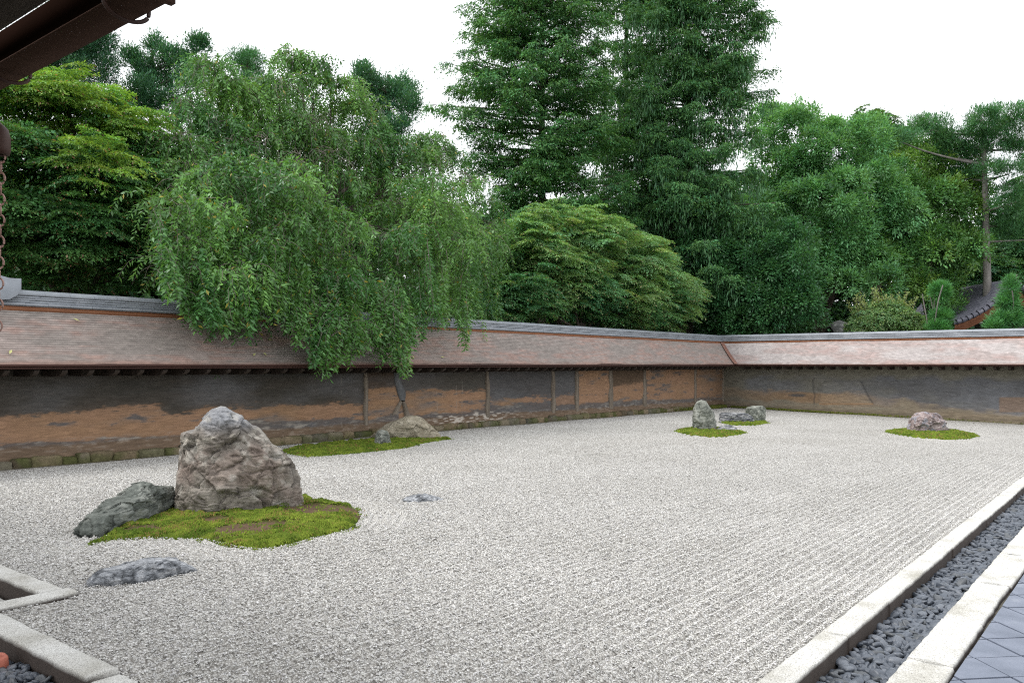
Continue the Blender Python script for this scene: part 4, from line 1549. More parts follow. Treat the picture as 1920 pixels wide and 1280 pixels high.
curve = [(1783, 602), (1800, 597), (1820, 588), (1840, 577), (1860, 563), (1876, 549), (1886, 534), (1893, 522), (1900, 530), (1912, 541), (1930, 556), (1960, 577), (2005, 603)]
M_HTILE = mat_noise('hall_tile', [(0.3, (0.06, 0.062, 0.085)), (0.6, (0.15, 0.15, 0.18)), (0.8, (0.36, 0.36, 0.40))], 8, rough=0.5, bstr=0.3)
M_BARGE = mat_noise('bargeboard', [(0.3, (0.22, 0.085, 0.045)), (0.7, (0.36, 0.16, 0.09))], 5, (1, 1, 4), 0.7, 0.2)
M_GABLE = mat_noise('gable_plaster', [(0.3, (0.62, 0.62, 0.60)), (0.7, (0.75, 0.75, 0.73))], 4, rough=0.9)
ac = Acc()
rows = []
for k in range(33):
    t = k / 32
    px_ = 1783 + (2005 - 1783) * t
    py_ = poly_eval(px_, curve)
    p = at(px_, py_, DB)
    rows.append([p + fv * dd - UP * (0.0 if j else 0.16) for j, dd in ((0, -0.25), (1, -0.25), (1, 7.0))])
ac.grid(np.array(rows))
hr = tb(ac, 'roof', M_HTILE)
ac = Acc()
for k in range(21):                                   # round verge tiles along the gable edge
    px_ = 1786 + k * 10
    py_ = poly_eval(px_, curve)
    sl = (poly_eval(px_ + 4, curve) - poly_eval(px_ - 4, curve)) / 8
    p = at(px_, py_ + 3, DB) - fv * 0.30
    q = at(px_ + 9, py_ + 3 + 9 * sl, DB) - fv * 0.30
    ac.tube([p, q], [0.125, 0.095], 8)
tb(ac, 'verge_tiles', M_HTILE, False, hr)
ac = Acc()
rows = []
for k in range(25):
    t = abs(k / 12 - 1)
    t = 1 - t
    px_ = 1788 + (2000 - 1788) * k / 24
    py_ = poly_eval(px_, curve)
    p = at(px_, py_ + 8, DB) - fv * 0.1
    rows.append([p, p - UP * 0.16, p - UP * 0.165 + fv * 0.06, p - UP * (0.36 + 0.12 * t) + fv * 0.06, p - UP * (0.36 + 0.12 * t) + fv * 0.2])
ac.grid(np.array(rows))
tb(ac, 'bargeboard', M_BARGE)
ac = Acc()
p0, p1 = at(1830, 640, DB + 0.9), at(1960, 640, DB + 0.9)
q0, q1 = at(1860, 590, DB + 0.9), at(1930, 590, DB + 0.9)
ac.add([p0, p1, q1, q0], [(0, 1, 2, 3)])
for p in (p0, p1, q1, q0):
    pass
ac.add([p0 + fv * .2, p1 + fv * .2, q1 + fv * .2, q0 + fv * .2], [(3, 2, 1, 0)])
tb(ac, 'gable_wall', M_DARKWOOD)
ac = Acc()
c0, c1 = at(1833, 608, DB + 0.7), at(1841, 601, DB + 0.7)
ac.add([at(1832, 607, DB + .75), at(1842, 606, DB + .75), at(1842, 601, DB + .75), at(1835, 602, DB + .75),
        at(1832, 607, DB + .85), at(1842, 606, DB + .85), at(1842, 601, DB + .85), at(1835, 602, DB + .85)], [(0, 1, 2, 3), (0, 4, 5, 1), (1, 5, 6, 2), (2, 6, 7, 3), (3, 7, 4, 0)])
tb(ac, 'beam_end', M_GABLE)
# main body so that the hall stands on the ground
ac = Acc()
b0 = at(1850, 683, DB + 1.2)
for (s0, s1, t0, t1, z0_, z1_) in ((0, 9, 0, 6, -0.62, 1.9),):
    vs = []
    for z_ in (z0_, z1_):
        for s_, t_ in ((s0, t0), (s1, t0), (s1, t1), (s0, t1)):
            p = b0 + rv * s_ + fv * t_
            vs.append((p[0], p[1], z_))
    ac.add(vs, [(0, 1, 5, 4), (1, 2, 6, 5), (2, 3, 7, 6), (3, 0, 4, 7), (4, 5, 6, 7)])
tb(ac, 'wall', M_DARKWOOD)

# little weathered roof peeping over the wall
ac = Acc()
pk = [(1556, 612), (1561, 604), (1568, 602), (1574, 600), (1584, 604), (1600, 608), (1614, 611), (1622, 616)]
rows = []
for px_, py_ in pk:
    p = at(px_, py_, 31.5)
    rows.append([p - UP * 0.5 - fv * 0.7, p - UP * 0.18 - fv * 0.35, p - fv * 0.05, p + fv * 0.3 - UP * 0.02, p + fv * 1.2 - UP * 0.6])
ac.grid(np.array(rows))
root = empty('small_roof', 'little grey weathered shed roof showing over the short wall left of the spiky bush', 'roof', None, tuple(at(1585, 683, 31.5) * np.array([1, 1, 0])))
rl = np.array(root.location)
M_LICHEN = mat_noise('lichen_tile', [(0.3, (0.05, 0.055, 0.05)), (0.55, (0.12, 0.12, 0.115)), (0.7, (0.40, 0.40, 0.38))], 5, rough=0.8)
tb(ac, 'roof', M_LICHEN)
ac = Acc()
p = at(1588, 683, 31.7)
ac.box(p[0] - 0.3, p[0] + 0.3, p[1] - 0.5, p[1] + 0.5, -0.62, H + 1.2)
tb(ac, 'wall', M_DARKWOOD)

# ------------------------------------------------------------------ TREES
def leaves(ac, P, D, N, L, W, col, fold=0.0):
    D = unit(D)
    S_ = unit(np.cross(D, N))
    N2 = np.cross(S_, D)
    L = np.asarray(L)[:, None]
    W = np.asarray(W)[:, None]
    m = P + D * L * 0.45
    v = np.stack([P, m + S_ * W / 2 + N2 * W * fold, P + D * L - N2 * W * fold * 0.6, m - S_ * W / 2 + N2 * W * fold], 1)
    k = len(P)
    ac.add(v.reshape(-1, 3), 4 * np.arange(k)[:, None] + np.arange(4)[None], np.repeat(col, 4, 0))


def leafcol(base, n, var=0.22, hue=0.12):
    base = np.asarray(base, float) * np.array([1.55, 1.66, 1.66])
    c = np.broadcast_to(base, (n, 3)) * np.clip(RNG.normal(1, var, n), 0.45, 1.8)[:, None]
    h = RNG.normal(0, hue * 0.8, n)
    return np.clip(c * np.stack([1 + h * 1.4, 1 + h * 0.3, 1 - h * 0.8], -1), 0.003, 0.9)


def lobes_pts(lobes, n, shell=(0.72, 1.02), face=0.75):
    """points near the surface of ellipsoidal lobes given as (px,py,depth,rx_px,ry_px,rdepth_m); denser on the seen side"""
    wt = np.array([l[3] * l[4] * (l[2] / 30) ** 2 for l in lobes], float)
    wt /= wt.sum()
    which = RNG.choice(len(lobes), n, p=wt)
    u = rand_dir(n)
    flip = (u[:, 1] > 0.25) & (RNG.random(n) < face)
    u[flip, 1] *= -1
    low = (u[:, 2] < -0.35) & (RNG.random(n) < 0.55)
    u[low, 2] *= -1
    r = RNG.uniform(*shell, n)
    P = np.zeros((n, 3))
    O_ = np.zeros((n, 3))
    for i, l in enumerate(lobes):
        m = which == i
        c = at(l[0], l[1], l[2])
        k = l[2] / F
        rx_, rz_, rd_ = l[3] * k, l[4] * k, l[5]
        loc = u[m] * r[m][:, None] * np.array([rx_, rd_, rz_])
        P[m] = c + loc[:, 0:1] * rv + loc[:, 1:2] * fv + loc[:, 2:3] * UP
        o = u[m] / np.array([rx_, rd_, rz_])
        O_[m] = unit(o[:, 0:1] * rv + o[:, 1:2] * fv + o[:, 2:3] * UP)
    return P, O_


def wob_outline(P, O_, amp, scale, seed):
    d = (fbm(P * scale, 3, seed) - 0.5) * 2 * amp
    return P + O_ * d[:, None]


def puffs(lobes, n, rpx, dep, seed=0):
    """break big lobes up into many small rounded clumps"""
    P, O_ = lobes_pts(lobes, n * 6, (0.70, 1.0))
    keep = []
    for i in range(len(P)):
        if len(keep) >= n:
            break
        if keep and ((P[keep] - P[i]) ** 2).sum(1).min() < (rpx * 0.95 * lobes[0][2] / F) ** 2:
            continue
        keep.append(i)
    out = []
    for p in P[keep]:
        x_, y_ = px_of(p)
        d_ = p[0] * CA + p[1] * SA
        r_ = rpx * RNG.uniform(0.7, 1.25)
        out.append((float(x_), float(y_), float(d_), r_ * 1.15, r_ * 0.85, dep))
    return out


def sprays(ac, P, O_, nl, rad, L, W, col, flat=0.75, droop=0.5, var=0.2, hue=0.1, tipcol=None, cl_var=0.18, fold=0.12, ratio=1.0):
    """flat fan-shaped sprays of leaves, layered like maple"""
    k = len(P)
    nrm = unit(UP[None] * flat + O_ * (1 - flat) + RNG.normal(0, 0.22, (k, 3)))
    e1 = unit(np.cross(nrm, rand_dir(k)))
    e2 = np.cross(nrm, e1)
    R = rad * RNG.uniform(0.6, 1.25, k)
    th = RNG.uniform(0, 2 * np.pi, (k, nl))
    rr = np.sqrt(RNG.random((k, nl)))
    # broken, lobed outline of every spray
    lob = 0.72 + 0.28 * np.sin(th * RNG.integers(3, 6, (k, 1)) + RNG.uniform(0, 6, (k, 1)))
    r = rr * lob
    ct, sn = np.cos(th) * r, np.sin(th) * r * ratio
    rd = e1[:, None] * ct[..., None] + e2[:, None] * sn[..., None]
    outh = O_ * np.array([1, 1, 0])
    pos = P[:, None] + rd * R[:, None, None]
    pos = pos + outh[:, None] * (0.25 * R[:, None, None])
    pos[..., 2] -= droop * R[:, None] * r ** 2
    pos = pos + RNG.normal(0, 0.06, (k, nl, 3)) * R[:, None, None]
    D = unit(rd + 0.001) * 0.7 + outh[:, None] * 0.5 + RNG.normal(0, 0.35, (k, nl, 3))
    D[..., 2] -= 0.35 * droop + 0.25
    N = nrm[:, None] + RNG.normal(0, 0.38, (k, nl, 3))
    cc = leafcol(col, k, cl_var, hue)[:, None] * np.clip(RNG.normal(1, var, (k, nl)), 0.5, 1.7)[..., None]
    if tipcol is not None:
        t, w_ = tipcol
        m = (RNG.random((k, nl)) < w_)
        cc = np.where(m[..., None], np.asarray(t) * RNG.uniform(0.7, 1.3, (k, nl))[..., None], cc)
    n = k * nl
    s = RNG.uniform(0.7, 1.25, n)
    leaves(ac, pos.reshape(-1, 3), D.reshape(-1, 3), N.reshape(-1, 3), L * s, W * s, cc.reshape(-1, 3), fold)


def tufts_leaf(ac, P, O_, nl, rad, L, W, col, updir=0.2, spread=0.9, var=0.2, hue=0.1, cl_var=0.2, droop=0.0, fold=0.1):
    """rosettes: leaves radiating from twig tips"""
    k = len(P)
    ax = unit(O_ + UP * updir + RNG.normal(0, 0.25, (k, 3)))
    D = unit(ax[:, None] + spread * unit(RNG.normal(size=(k, nl, 3))))
    pos = P[:, None] + D * rad * RNG.uniform(0.05, 1.0, (k, nl, 1)) + RNG.normal(0, rad * 0.2, (k, nl, 3))
    pos[..., 2] -= droop * rad * RNG.random((k, nl))
    D[..., 2] -= droop * 0.8
    N = ax[:, None] * 0.7 + UP * 0.7 + RNG.normal(0, 0.45, (k, nl, 3))
    cc = leafcol(col, k, cl_var, hue)[:, None] * np.clip(RNG.normal(1, var, (k, nl)), 0.5, 1.7)[..., None]
    n = k * nl
    s = RNG.uniform(0.7, 1.25, n)
    leaves(ac, pos.reshape(-1, 3), D.reshape(-1, 3), N.reshape(-1, 3), L * s, W * s, cc.reshape(-1, 3), fold)


def limb(ac, p0, p1, r0, r1, bend=0.1, n=8, sides=7):
    t = np.linspace(0, 1, n)[:, None]
    p0, p1 = np.asarray(p0, float), np.asarray(p1, float)
    L = np.linalg.norm(p1 - p0)
    off = RNG.normal(0, bend * L, 3) * np.array([1, 1, 0.5])
    pts = p0 + (p1 - p0) * t + off * (t * (1 - t)) * 2 + np.cumsum(RNG.normal(0, bend * L * 0.06, (n, 3)), 0) * t
    ac.tube(pts, r0 + (r1 - r0) * t[:, 0] ** 0.8, sides)
    return pts


def tree(name, label, group, foot, parts_fn, trunk_fn, mleaf, mbark=None, cat='tree'):
    root = empty(name, label, cat, group, tuple(foot))
    rl_ = np.array(foot, float)
    ac = Acc()
    trunk_fn(ac)
    o = ac.build('trunk', mbark or M_BARK, None, True, loc=rl_)
    o.location = (0, 0, 0)
    o.parent = root
    ac = Acc()
    parts_fn(ac)
    o = ac.build('crown', mleaf, None, False, loc=rl_)
    o.location = (0, 0, 0)
    o.parent = root
    return root


def foot_at(px, d):
    p = at(px, HOR, d)
    return np.array([p[0], p[1], -0.62])


def simple_trunk(px, d, top_py, r, lobes, nlimb=10, lean=0.0):
    f = foot_at(px, d)

    def fn(ac):
        tip = at(px + lean, top_py, d)
        pts = limb(ac, f, tip, r, r * 0.25, 0.02, 14, 10)
        for i in range(nlimb):
            l = lobes[i % len(lobes)]
            c = at(l[0], l[1], l[2]) + RNG.normal(0, 0.3, 3) * np.array([1, 1, .5])
            j = int(RNG.uniform(0.3, 0.85) * 13)
            limb(ac, pts[j], c, r * 0.4, 0.02, 0.08, 8, 6)
    return f, fn




def behind(lobes, gap=0.7):
    """push lobes back until they stand clear behind the walls"""
    out = []
    for l in lobes:
        dx, dy = ray(l[0])
        d = min((YR + 0.3) / dy if dy > 0.02 else 1e9, (XR + 0.3) / dx)
        out.append((l[0], l[1], max(l[2], d + gap + l[5]), *l[3:]))
    return out


DEN = 1.0


def nn(x):
    return max(1, int(x * DEN))


# ---- weeping cherry
def cherry():
    cy0 = 13.9
    base = on_y(590, HOR, cy0)
    foot = np.array([base[0], base[1], -0.62])
    ac_l, ac_t, ac_k = Acc(), Acc(), Acc()

    def yd(py):                                   # how far back a crest of that photo height sits
        return 11.9 + np.clip((600 - py) / 500, 0, 1.1) * 2.7
    crests = [(395, 118), (360, 190), (430, 155), (470, 165), (520, 150), (555, 100), (590, 118), (620, 150), (665, 190), (700, 235), (745, 262), (790, 285),
              (335, 255), (410, 225), (480, 235), (545, 215), (610, 245), (680, 260), (800, 255), (835, 275), (870, 330), (905, 370), (930, 415),
              (345, 365), (420, 320), (490, 310), (560, 330), (640, 325), (720, 330), (790, 360), (850, 380), (325, 400), (390, 400), (460, 405), (530, 420),
              (600, 410), (670, 430), (740, 430), (810, 430), (880, 440), (915, 450), (640, 470), (720, 455), (480, 480), (400, 490), (560, 500), (800, 500), (345, 480), (860, 520),
              (690, 520), (740, 530), (620, 550), (520, 560), (430, 560), (380, 560), (820, 560), (580, 250), (450, 270), (740, 300), (350, 305), (700, 380)]
    heads = []
    P_all, D_all, N_all, C_all, L_all = [], [], [], [], []
    trunk_top = on_y(585, 400, cy0)

    def strand(p, vel, g, L, leafy, bare, colr, nseg=9):
        s = np.linspace(0, L, nseg)[:, None]
        decay = (1 - np.exp(-s * 1.5)) / 1.5
        pts = p + vel * np.array([1, 1, 0]) * decay + UP * (vel[2] * decay - g * s ** 2 / (1 + s * g * 0.9))
        pts = pts + np.cumsum(RNG.normal(0, 0.018, (nseg, 3)), 0) * np.array([1, 1, 0.3])
        if not leafy or RNG.random() < 0.35:
            ac_t.tube(pts, np.linspace(0.006, 0.0022, nseg), 3)
        if not leafy:
            return pts
        seg = np.linalg.norm(np.diff(pts, axis=0), axis=1)
        cum = np.concatenate([[0], np.cumsum(seg)])
        tl = np.arange(bare, cum[-1], 0.031)
        if len(tl) < 2:
            return pts
        pos = np.stack([np.interp(tl, cum, pts[:, k]) for k in range(3)], -1)
        tan = unit(np.stack([np.interp(tl + 0.05, cum, pts[:, k]) for k in range(3)], -1) - pos + np.array([0, 0, -1e-4]))
        side = unit(np.cross(tan, rand_dir(len(tl)) * 0.6 + fv) + 1e-6) * np.where(np.arange(len(tl)) % 2 == 0, 1, -1)[:, None]
        D = tan * 0.55 + side * 0.75 + RNG.normal(0, 0.28, (len(tl), 3)) - UP * 0.25
        P_all.append(pos)
        D_all.append(D)
        N_all.append(UP * 0.8 - fv * 0.3 + RNG.normal(0, 0.5, (len(tl), 3)))
        C_all.append(colr * np.clip(RNG.normal(1, 0.2, len(tl)), 0.5, 1.7)[:, None])
        L_all.append(RNG.uniform(0.07, 0.115, len(tl)))
        return pts

    def colr():
        t = np.clip(RNG.normal(0.42, 0.42), 0, 1)
        return lerp(np.array([0.056, 0.170, 0.044]), np.array([0.165, 0.335, 0.080]), np.array(t)) * RNG.uniform(0.8, 1.2)
    ends = [(312, 560), (330, 575), (352, 600), (372, 622), (395, 625), (418, 638), (440, 622), (465, 634), (490, 604), (515, 606), (540, 635), (565, 655), (590, 690), (606, 716), (625, 700), (650, 688),
            (675, 676), (700, 672), (722, 690), (742, 700), (757, 711), (775, 650), (795, 640), (815, 612), (835, 618), (855, 632), (876, 662), (888, 610), (900, 540), (925, 490), (955, 470)]
    front = []
    for q_ in range(52):
        fx = RNG.uniform(325, 890)
        front.append((fx, poly_eval(fx, ends) - RNG.uniform(95, 330)))
    front = [c_ for c_ in front if c_[1] > 300]
    for ci, (px_, py_) in enumerate(crests + front):
        y_ = yd(py_) + RNG.uniform(-0.15, 0.25)
        if ci >= len(crests):
            y_ = 11.55 + RNG.uniform(-0.45, 0.45) + max(0, (480 - py_)) / 480 * 1.5
        c = on_y(px_, py_, y_)
        heads.append(c)
        big = RNG.uniform(0.8, 1.2)
        bc = colr()
        for k in range(nn(95 if py_ < 300 else 40)):
            th = RNG.uniform(0, 2 * np.pi)
            o = rv * math.cos(th) + fv * math.sin(th)
            if o @ fv > 0.3 and RNG.random() < 0.55:
                o = o - 2 * (o @ fv) * fv
            vel = o * RNG.uniform(0.25, 1.35) * big + UP * RNG.uniform(0.1, 0.8)
            p = c + o * RNG.uniform(0, 0.15) + RNG.normal(0, 0.06, 3) - UP * 0.1
            leafy = RNG.random() > 0.10
            pts = strand(p, vel, RNG.uniform(1.1, 2.2), RNG.uniform(0.55, 1.35) * (1.0 if ci < len(crests) else 0.85), leafy, RNG.uniform(0.0, 0.3), 0.75 * bc + 0.25 * colr())
    # filler further back so that the crown is deep
    for k in range(nn(2300)):
        px_ = RNG.uniform(320, 930)
        top = np.interp(px_, [320, 400, 560, 650, 760, 860, 930], [330, 150, 130, 200, 290, 360, 430])
        py_ = top + 12 + (560 - top) * RNG.random() ** 1.5
        y_ = yd(py_) + RNG.uniform(0.2, 2.6)
        th = RNG.uniform(0, 2 * np.pi)
        strand(on_y(px_, py_, y_), (rv * math.cos(th) + fv * math.sin(th)) * RNG.uniform(0.1, 0.6) + UP * 0.2, 1.6, RNG.uniform(0.9, 1.9), True, 0.1, colr() * 0.95)
    # long curtains hanging over the ridge, down to the outline in the photo
    clumps = [(e_[0], e_[1], 15, 20 if e_[0] < 770 else 11) for e_ in ends if e_[0] < 900]
    jobs = [(c_, k_) for c_ in clumps for k_ in range(nn(c_[3]))]
    ctone = {}
    for c_, k_ in jobs:
        px_ = c_[0] + RNG.normal(0, c_[2] * 0.55)
        py1 = c_[1] - abs(RNG.normal(0, 22)) - abs(px_ - c_[0]) * 1.1
        if c_ not in ctone:
            ctone[c_] = (colr(), RNG.uniform(-0.35, 0.12), RNG.normal(0, 16))
        px_top = c_[0] + ctone[c_][2] + RNG.normal(0, 8)
        py0 = c_[1] - RNG.uniform(70, 170)
        ye = 11.25 + ctone[c_][1] + RNG.uniform(-0.05, 0.05)
        yt = ye + RNG.uniform(0.1, 0.7) if py0 < 560 else ye + 0.05
        p0, p1 = on_y(px_top, py0, yt), on_y(px_, py1, ye)
        t = np.linspace(0, 1, 10)[:, None]
        pts = p0 + (p1 - p0) * np.concatenate([t ** 0.7, t ** 0.7, t], 1) + np.cumsum(RNG.normal(0, 0.015, (10, 3)), 0)
        if p0[2] > 2.5 or True:
            # keep clear of roof and ridge
            zr = np.interp(YR - pts[:, 1], [-0.2, 0.14, 1.05, 1.3], [2.5, 2.2, 1.42, -5])
            pts[:, 2] = np.maximum(pts[:, 2], zr + 0.05)
        if RNG.random() < 0.4:
            ac_t.tube(pts, np.linspace(0.006, 0.0022, 10), 3)
        seg = np.linalg.norm(np.diff(pts, axis=0), axis=1)
        cum = np.concatenate([[0], np.cumsum(seg)])
        tl = np.arange(0.05, cum[-1], 0.034)
        pos = np.stack([np.interp(tl, cum, pts[:, k_]) for k_ in range(3)], -1)
        side = unit(np.cross(np.array([0, 0, -1.]), rand_dir(len(tl)) * 0.6 + fv)) * np.where(np.arange(len(tl)) % 2 == 0, 1, -1)[:, None]
        D_all.append(-UP * 0.55 + side * 0.75 + RNG.normal(0, 0.3, (len(tl), 3)))
        P_all.append(pos)
        N_all.append(UP * 0.7 - fv * 0.4 + RNG.normal(0, 0.5, (len(tl), 3)))
        C_all.append((0.65 * ctone[c_][0] + 0.35 * colr()) * np.clip(RNG.normal(1, 0.2, len(tl)), 0.5, 1.7)[:, None])
        L_all.append(RNG.uniform(0.075, 0.12, len(tl)))
    # bare arching twigs
    for px_, py_, n_ in ((590, 228, 26), (560, 300, 26), (620, 290, 20), (820, 300, 16), (340, 350, 14), (640, 432, 22), (760, 380, 16), (880, 330, 14), (700, 440, 12), (500, 260, 10)):
        c = on_y(px_, py_, yd(py_) - 0.45)
        for k in range(n_):
            th = RNG.uniform(0, 2 * np.pi)
            o = rv * math.cos(th) - fv * abs(math.sin(th)) * 0.6
            strand(c + RNG.normal(0, 0.08, 3), o * RNG.uniform(0.4, 1.2) + UP * RNG.uniform(0.2, 0.7), 1.5, RNG.uniform(0.7, 1.5), RNG.random() < 0.15, 0.4, colr())
    P, D, N, C, L = map(np.concatenate, (P_all, D_all, N_all, C_all, L_all))
    yel = RNG.random(len(P)) < 0.012
    C[yel] = np.array([0.34, 0.30, 0.05])
    leaves(ac_l, P, D, N, L, L * RNG.uniform(0.30, 0.42, len(L)), C, 0.15)
    # trunk and limbs
    pts = limb(ac_k, foot, trunk_top, 0.26, 0.16, 0.03, 10, 10)
    for c in heads[:len(crests)]:
        j = RNG.integers(5, 10)
        q = c - UP * 0.15
        mid = pts[j] + (q - pts[j]) * 0.6 + fv * 0.35
        limb(ac_k, pts[j], mid, 0.045, 0.035, 0.05, 6, 6)
        limb(ac_k, mid, q, 0.03, 0.010, 0.05, 6, 5)
    root = empty('weeping_cherry', 'weeping cherry with long hanging branches drooping over the long wall', 'tree', None, tuple(foot))
    for ac, nm, m, sm in ((ac_k, 'trunk', M_BARK, True), (ac_t, 'twigs', M_TWIG, True), (ac_l, 'crown', M_GLOSSY, False)):
        o = ac.build(nm, m, None, sm, loc=foot)
        o.location = (0, 0, 0)
        o.parent = root


cherry()

# ---- big maple at the left
lob = [(40, 190, 14.0, 110, 62, 1.6), (150, 215, 14.6, 110, 62, 1.6), (250, 270, 15.2, 85, 62, 1.4), (300, 330, 15.5, 70, 70, 1.3), (60, 290, 13.6, 130, 75, 1.7),
       (180, 330, 14.0, 120, 75, 1.6), (40, 400, 13.3, 120, 75, 1.5), (150, 430, 13.6, 130, 70, 1.4), (270, 420, 14.6, 90, 80, 1.3), (-80, 300, 14, 110, 160, 2.0), (210, 195, 15, 40, 40, .8), (100, 165, 14.4, 60, 36, 1.0), (60, 480, 13.9, 110, 45, 1.2), (190, 490, 14.6, 100, 45, 1.0), (285, 480, 15.0, 60, 50, .9)]


def pads(ac, P, O_, nl, size, L, col, tip):
    """level feathery boughs: fingers of small leaves fanning out from each twig, drooping to the tip"""
    k, nf = len(P), 9
    if not k:
        return
    m = max(4, nl // nf)
    oh = unit(O_ * np.array([1, 1, 0]) + RNG.normal(0, 0.35, (k, 3)) * np.array([1, 1, 0]))
    sd = np.cross(UP[None], oh)
    e1 = unit(oh - UP * RNG.uniform(0.0, 0.40, (k, 1)) + np.maximum(O_[:, 2:3], 0) * UP * 0.35)
    e2 = unit(sd + UP * RNG.normal(0, 0.16, (k, 1)))
    nrm = np.cross(e1, e2)
    sz = size * RNG.uniform(0.7, 1.25, k)
    ph = np.linspace(-1.35, 1.35, nf)[None] + RNG.normal(0, 0.16, (k, nf))
    fl = sz[:, None] * RNG.uniform(0.55, 1.1, (k, nf)) * (0.6 + 0.4 * np.cos(ph))
    fd = e1[:, None] * np.cos(ph)[..., None] + e2[:, None] * np.sin(ph)[..., None]
    lt = np.cross(nrm[:, None], fd)
    t = RNG.random((k, nf, m)) ** 0.75
    la = RNG.normal(0, 1, (k, nf, m)) * 0.10 * sz[:, None, None] * (1.15 - 0.75 * t)
    base = P - e1 * (sz * 0.35)[:, None]
    pos = base[:, None, None] + fd[:, :, None] * (t * fl[..., None])[..., None] + lt[:, :, None] * la[..., None]
    pos[..., 2] -= 0.30 * t ** 2 * fl[..., None] + np.abs(RNG.normal(0, 0.035, t.shape)) * sz[:, None, None]
    D = fd[:, :, None] * 0.8 + lt[:, :, None] * np.sign(la)[..., None] * 0.6 + RNG.normal(0, 0.35, (k, nf, m, 3))
    D[..., 2] -= 0.35
    N = nrm[:, None, None] + UP * 0.4 + RNG.normal(0, 0.35, (k, nf, m, 3))
    cc = leafcol(col, k, 0.16, 0.10)[:, None, None] * np.clip(RNG.normal(1, 0.18, (k, nf, m)), 0.5, 1.6)[..., None]
    if tip is not None:
        mk = (RNG.random(t.shape) < tip[1] * 3.0 * t ** 3)
        cc = np.where(mk[..., None], np.asarray(tip[0]) * RNG.uniform(0.7, 1.3, t.shape)[..., None], cc)
    n = k * nf * m
    s = RNG.uniform(0.7, 1.25, n)
    leaves(ac, pos.reshape(-1, 3), D.reshape(-1, 3), N.reshape(-1, 3), L * s, L * 0.42 * s, cc.reshape(-1, 3), 0.12)


def maple_parts(lob, nsp, nl, rad, L, col, tip, hi=None, sd=3):
    def fn(ac):
        P, O_ = lobes_pts(lob, nsp * 2, (0.62, 1.10))
        P = wob_outline(P, O_, 0.75, 0.8, sd)
        keep = []
        size = rad * 1.5
        for i in range(len(P)):
            if keep:
                dv_ = (P[keep] - P[i]) * np.array([1, 1, 2.4])
                if (dv_ ** 2).sum(1).min() < (size * 0.55) ** 2:
                    continue
            keep.append(i)
        P, O_ = P[keep], O_[keep]
        print('pads', len(P))
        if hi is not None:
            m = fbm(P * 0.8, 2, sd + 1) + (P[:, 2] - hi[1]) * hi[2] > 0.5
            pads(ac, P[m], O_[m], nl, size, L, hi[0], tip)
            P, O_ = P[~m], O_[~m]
        pads(ac, P, O_, nl, size, L, col, tip)
        P, O_ = lobes_pts(lob, nsp // 3, (0.3, 0.75))
        sprays(ac, P, O_, 30, rad, L * 1.4, L * 0.7, col)
    return fn


f, tf = simple_trunk(120, 14.6, 260, 0.20, lob, 16)
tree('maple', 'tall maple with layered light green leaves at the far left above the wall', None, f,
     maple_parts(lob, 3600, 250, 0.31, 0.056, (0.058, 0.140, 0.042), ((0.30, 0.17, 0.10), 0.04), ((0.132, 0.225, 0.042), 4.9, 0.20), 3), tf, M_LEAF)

# ---- maple in the middle behind the wall
lob = [(985, 470, 22.0, 95, 55, 2.0), (1080, 455, 23, 95, 45, 2.0), (1160, 500, 23.5, 90, 50, 2.0), (1040, 530, 21.8, 110, 55, 1.8), (1140, 560, 23, 110, 45, 1.8), (1230, 540, 24.5, 75, 40, 1.8),
       (950, 560, 20.9, 75, 55, 1.4), (1240, 575, 24.5, 60, 35, 1.5), (1010, 430, 22.5, 55, 30, 1.2), (975, 415, 22.3, 28, 16, .6), (1085, 422, 23, 32, 18, .7), (1150, 440, 23.5, 28, 18, .6), (1205, 460, 24, 30, 18, .6), (1245, 490, 24.5, 26, 18, .6), (1285, 545, 24.8, 28, 14, .6), (1275, 585, 24.6, 26, 12, .5), (905, 575, 20.4, 40, 26, .7)]
lob = behind(lob)
f, tf = simple_trunk(1090, 25.2, 480, 0.18, lob, 14)
tree('maple', 'spreading green maple behind the long wall between the cherry and the dark round shrub', None, f,
     maple_parts(lob, 2600, 230, 0.38, 0.075, (0.064, 0.155, 0.060), ((0.30, 0.28, 0.14), 0.06), ((0.130, 0.225, 0.085), 3.4, 0.22), 13), tf, M_LEAF)


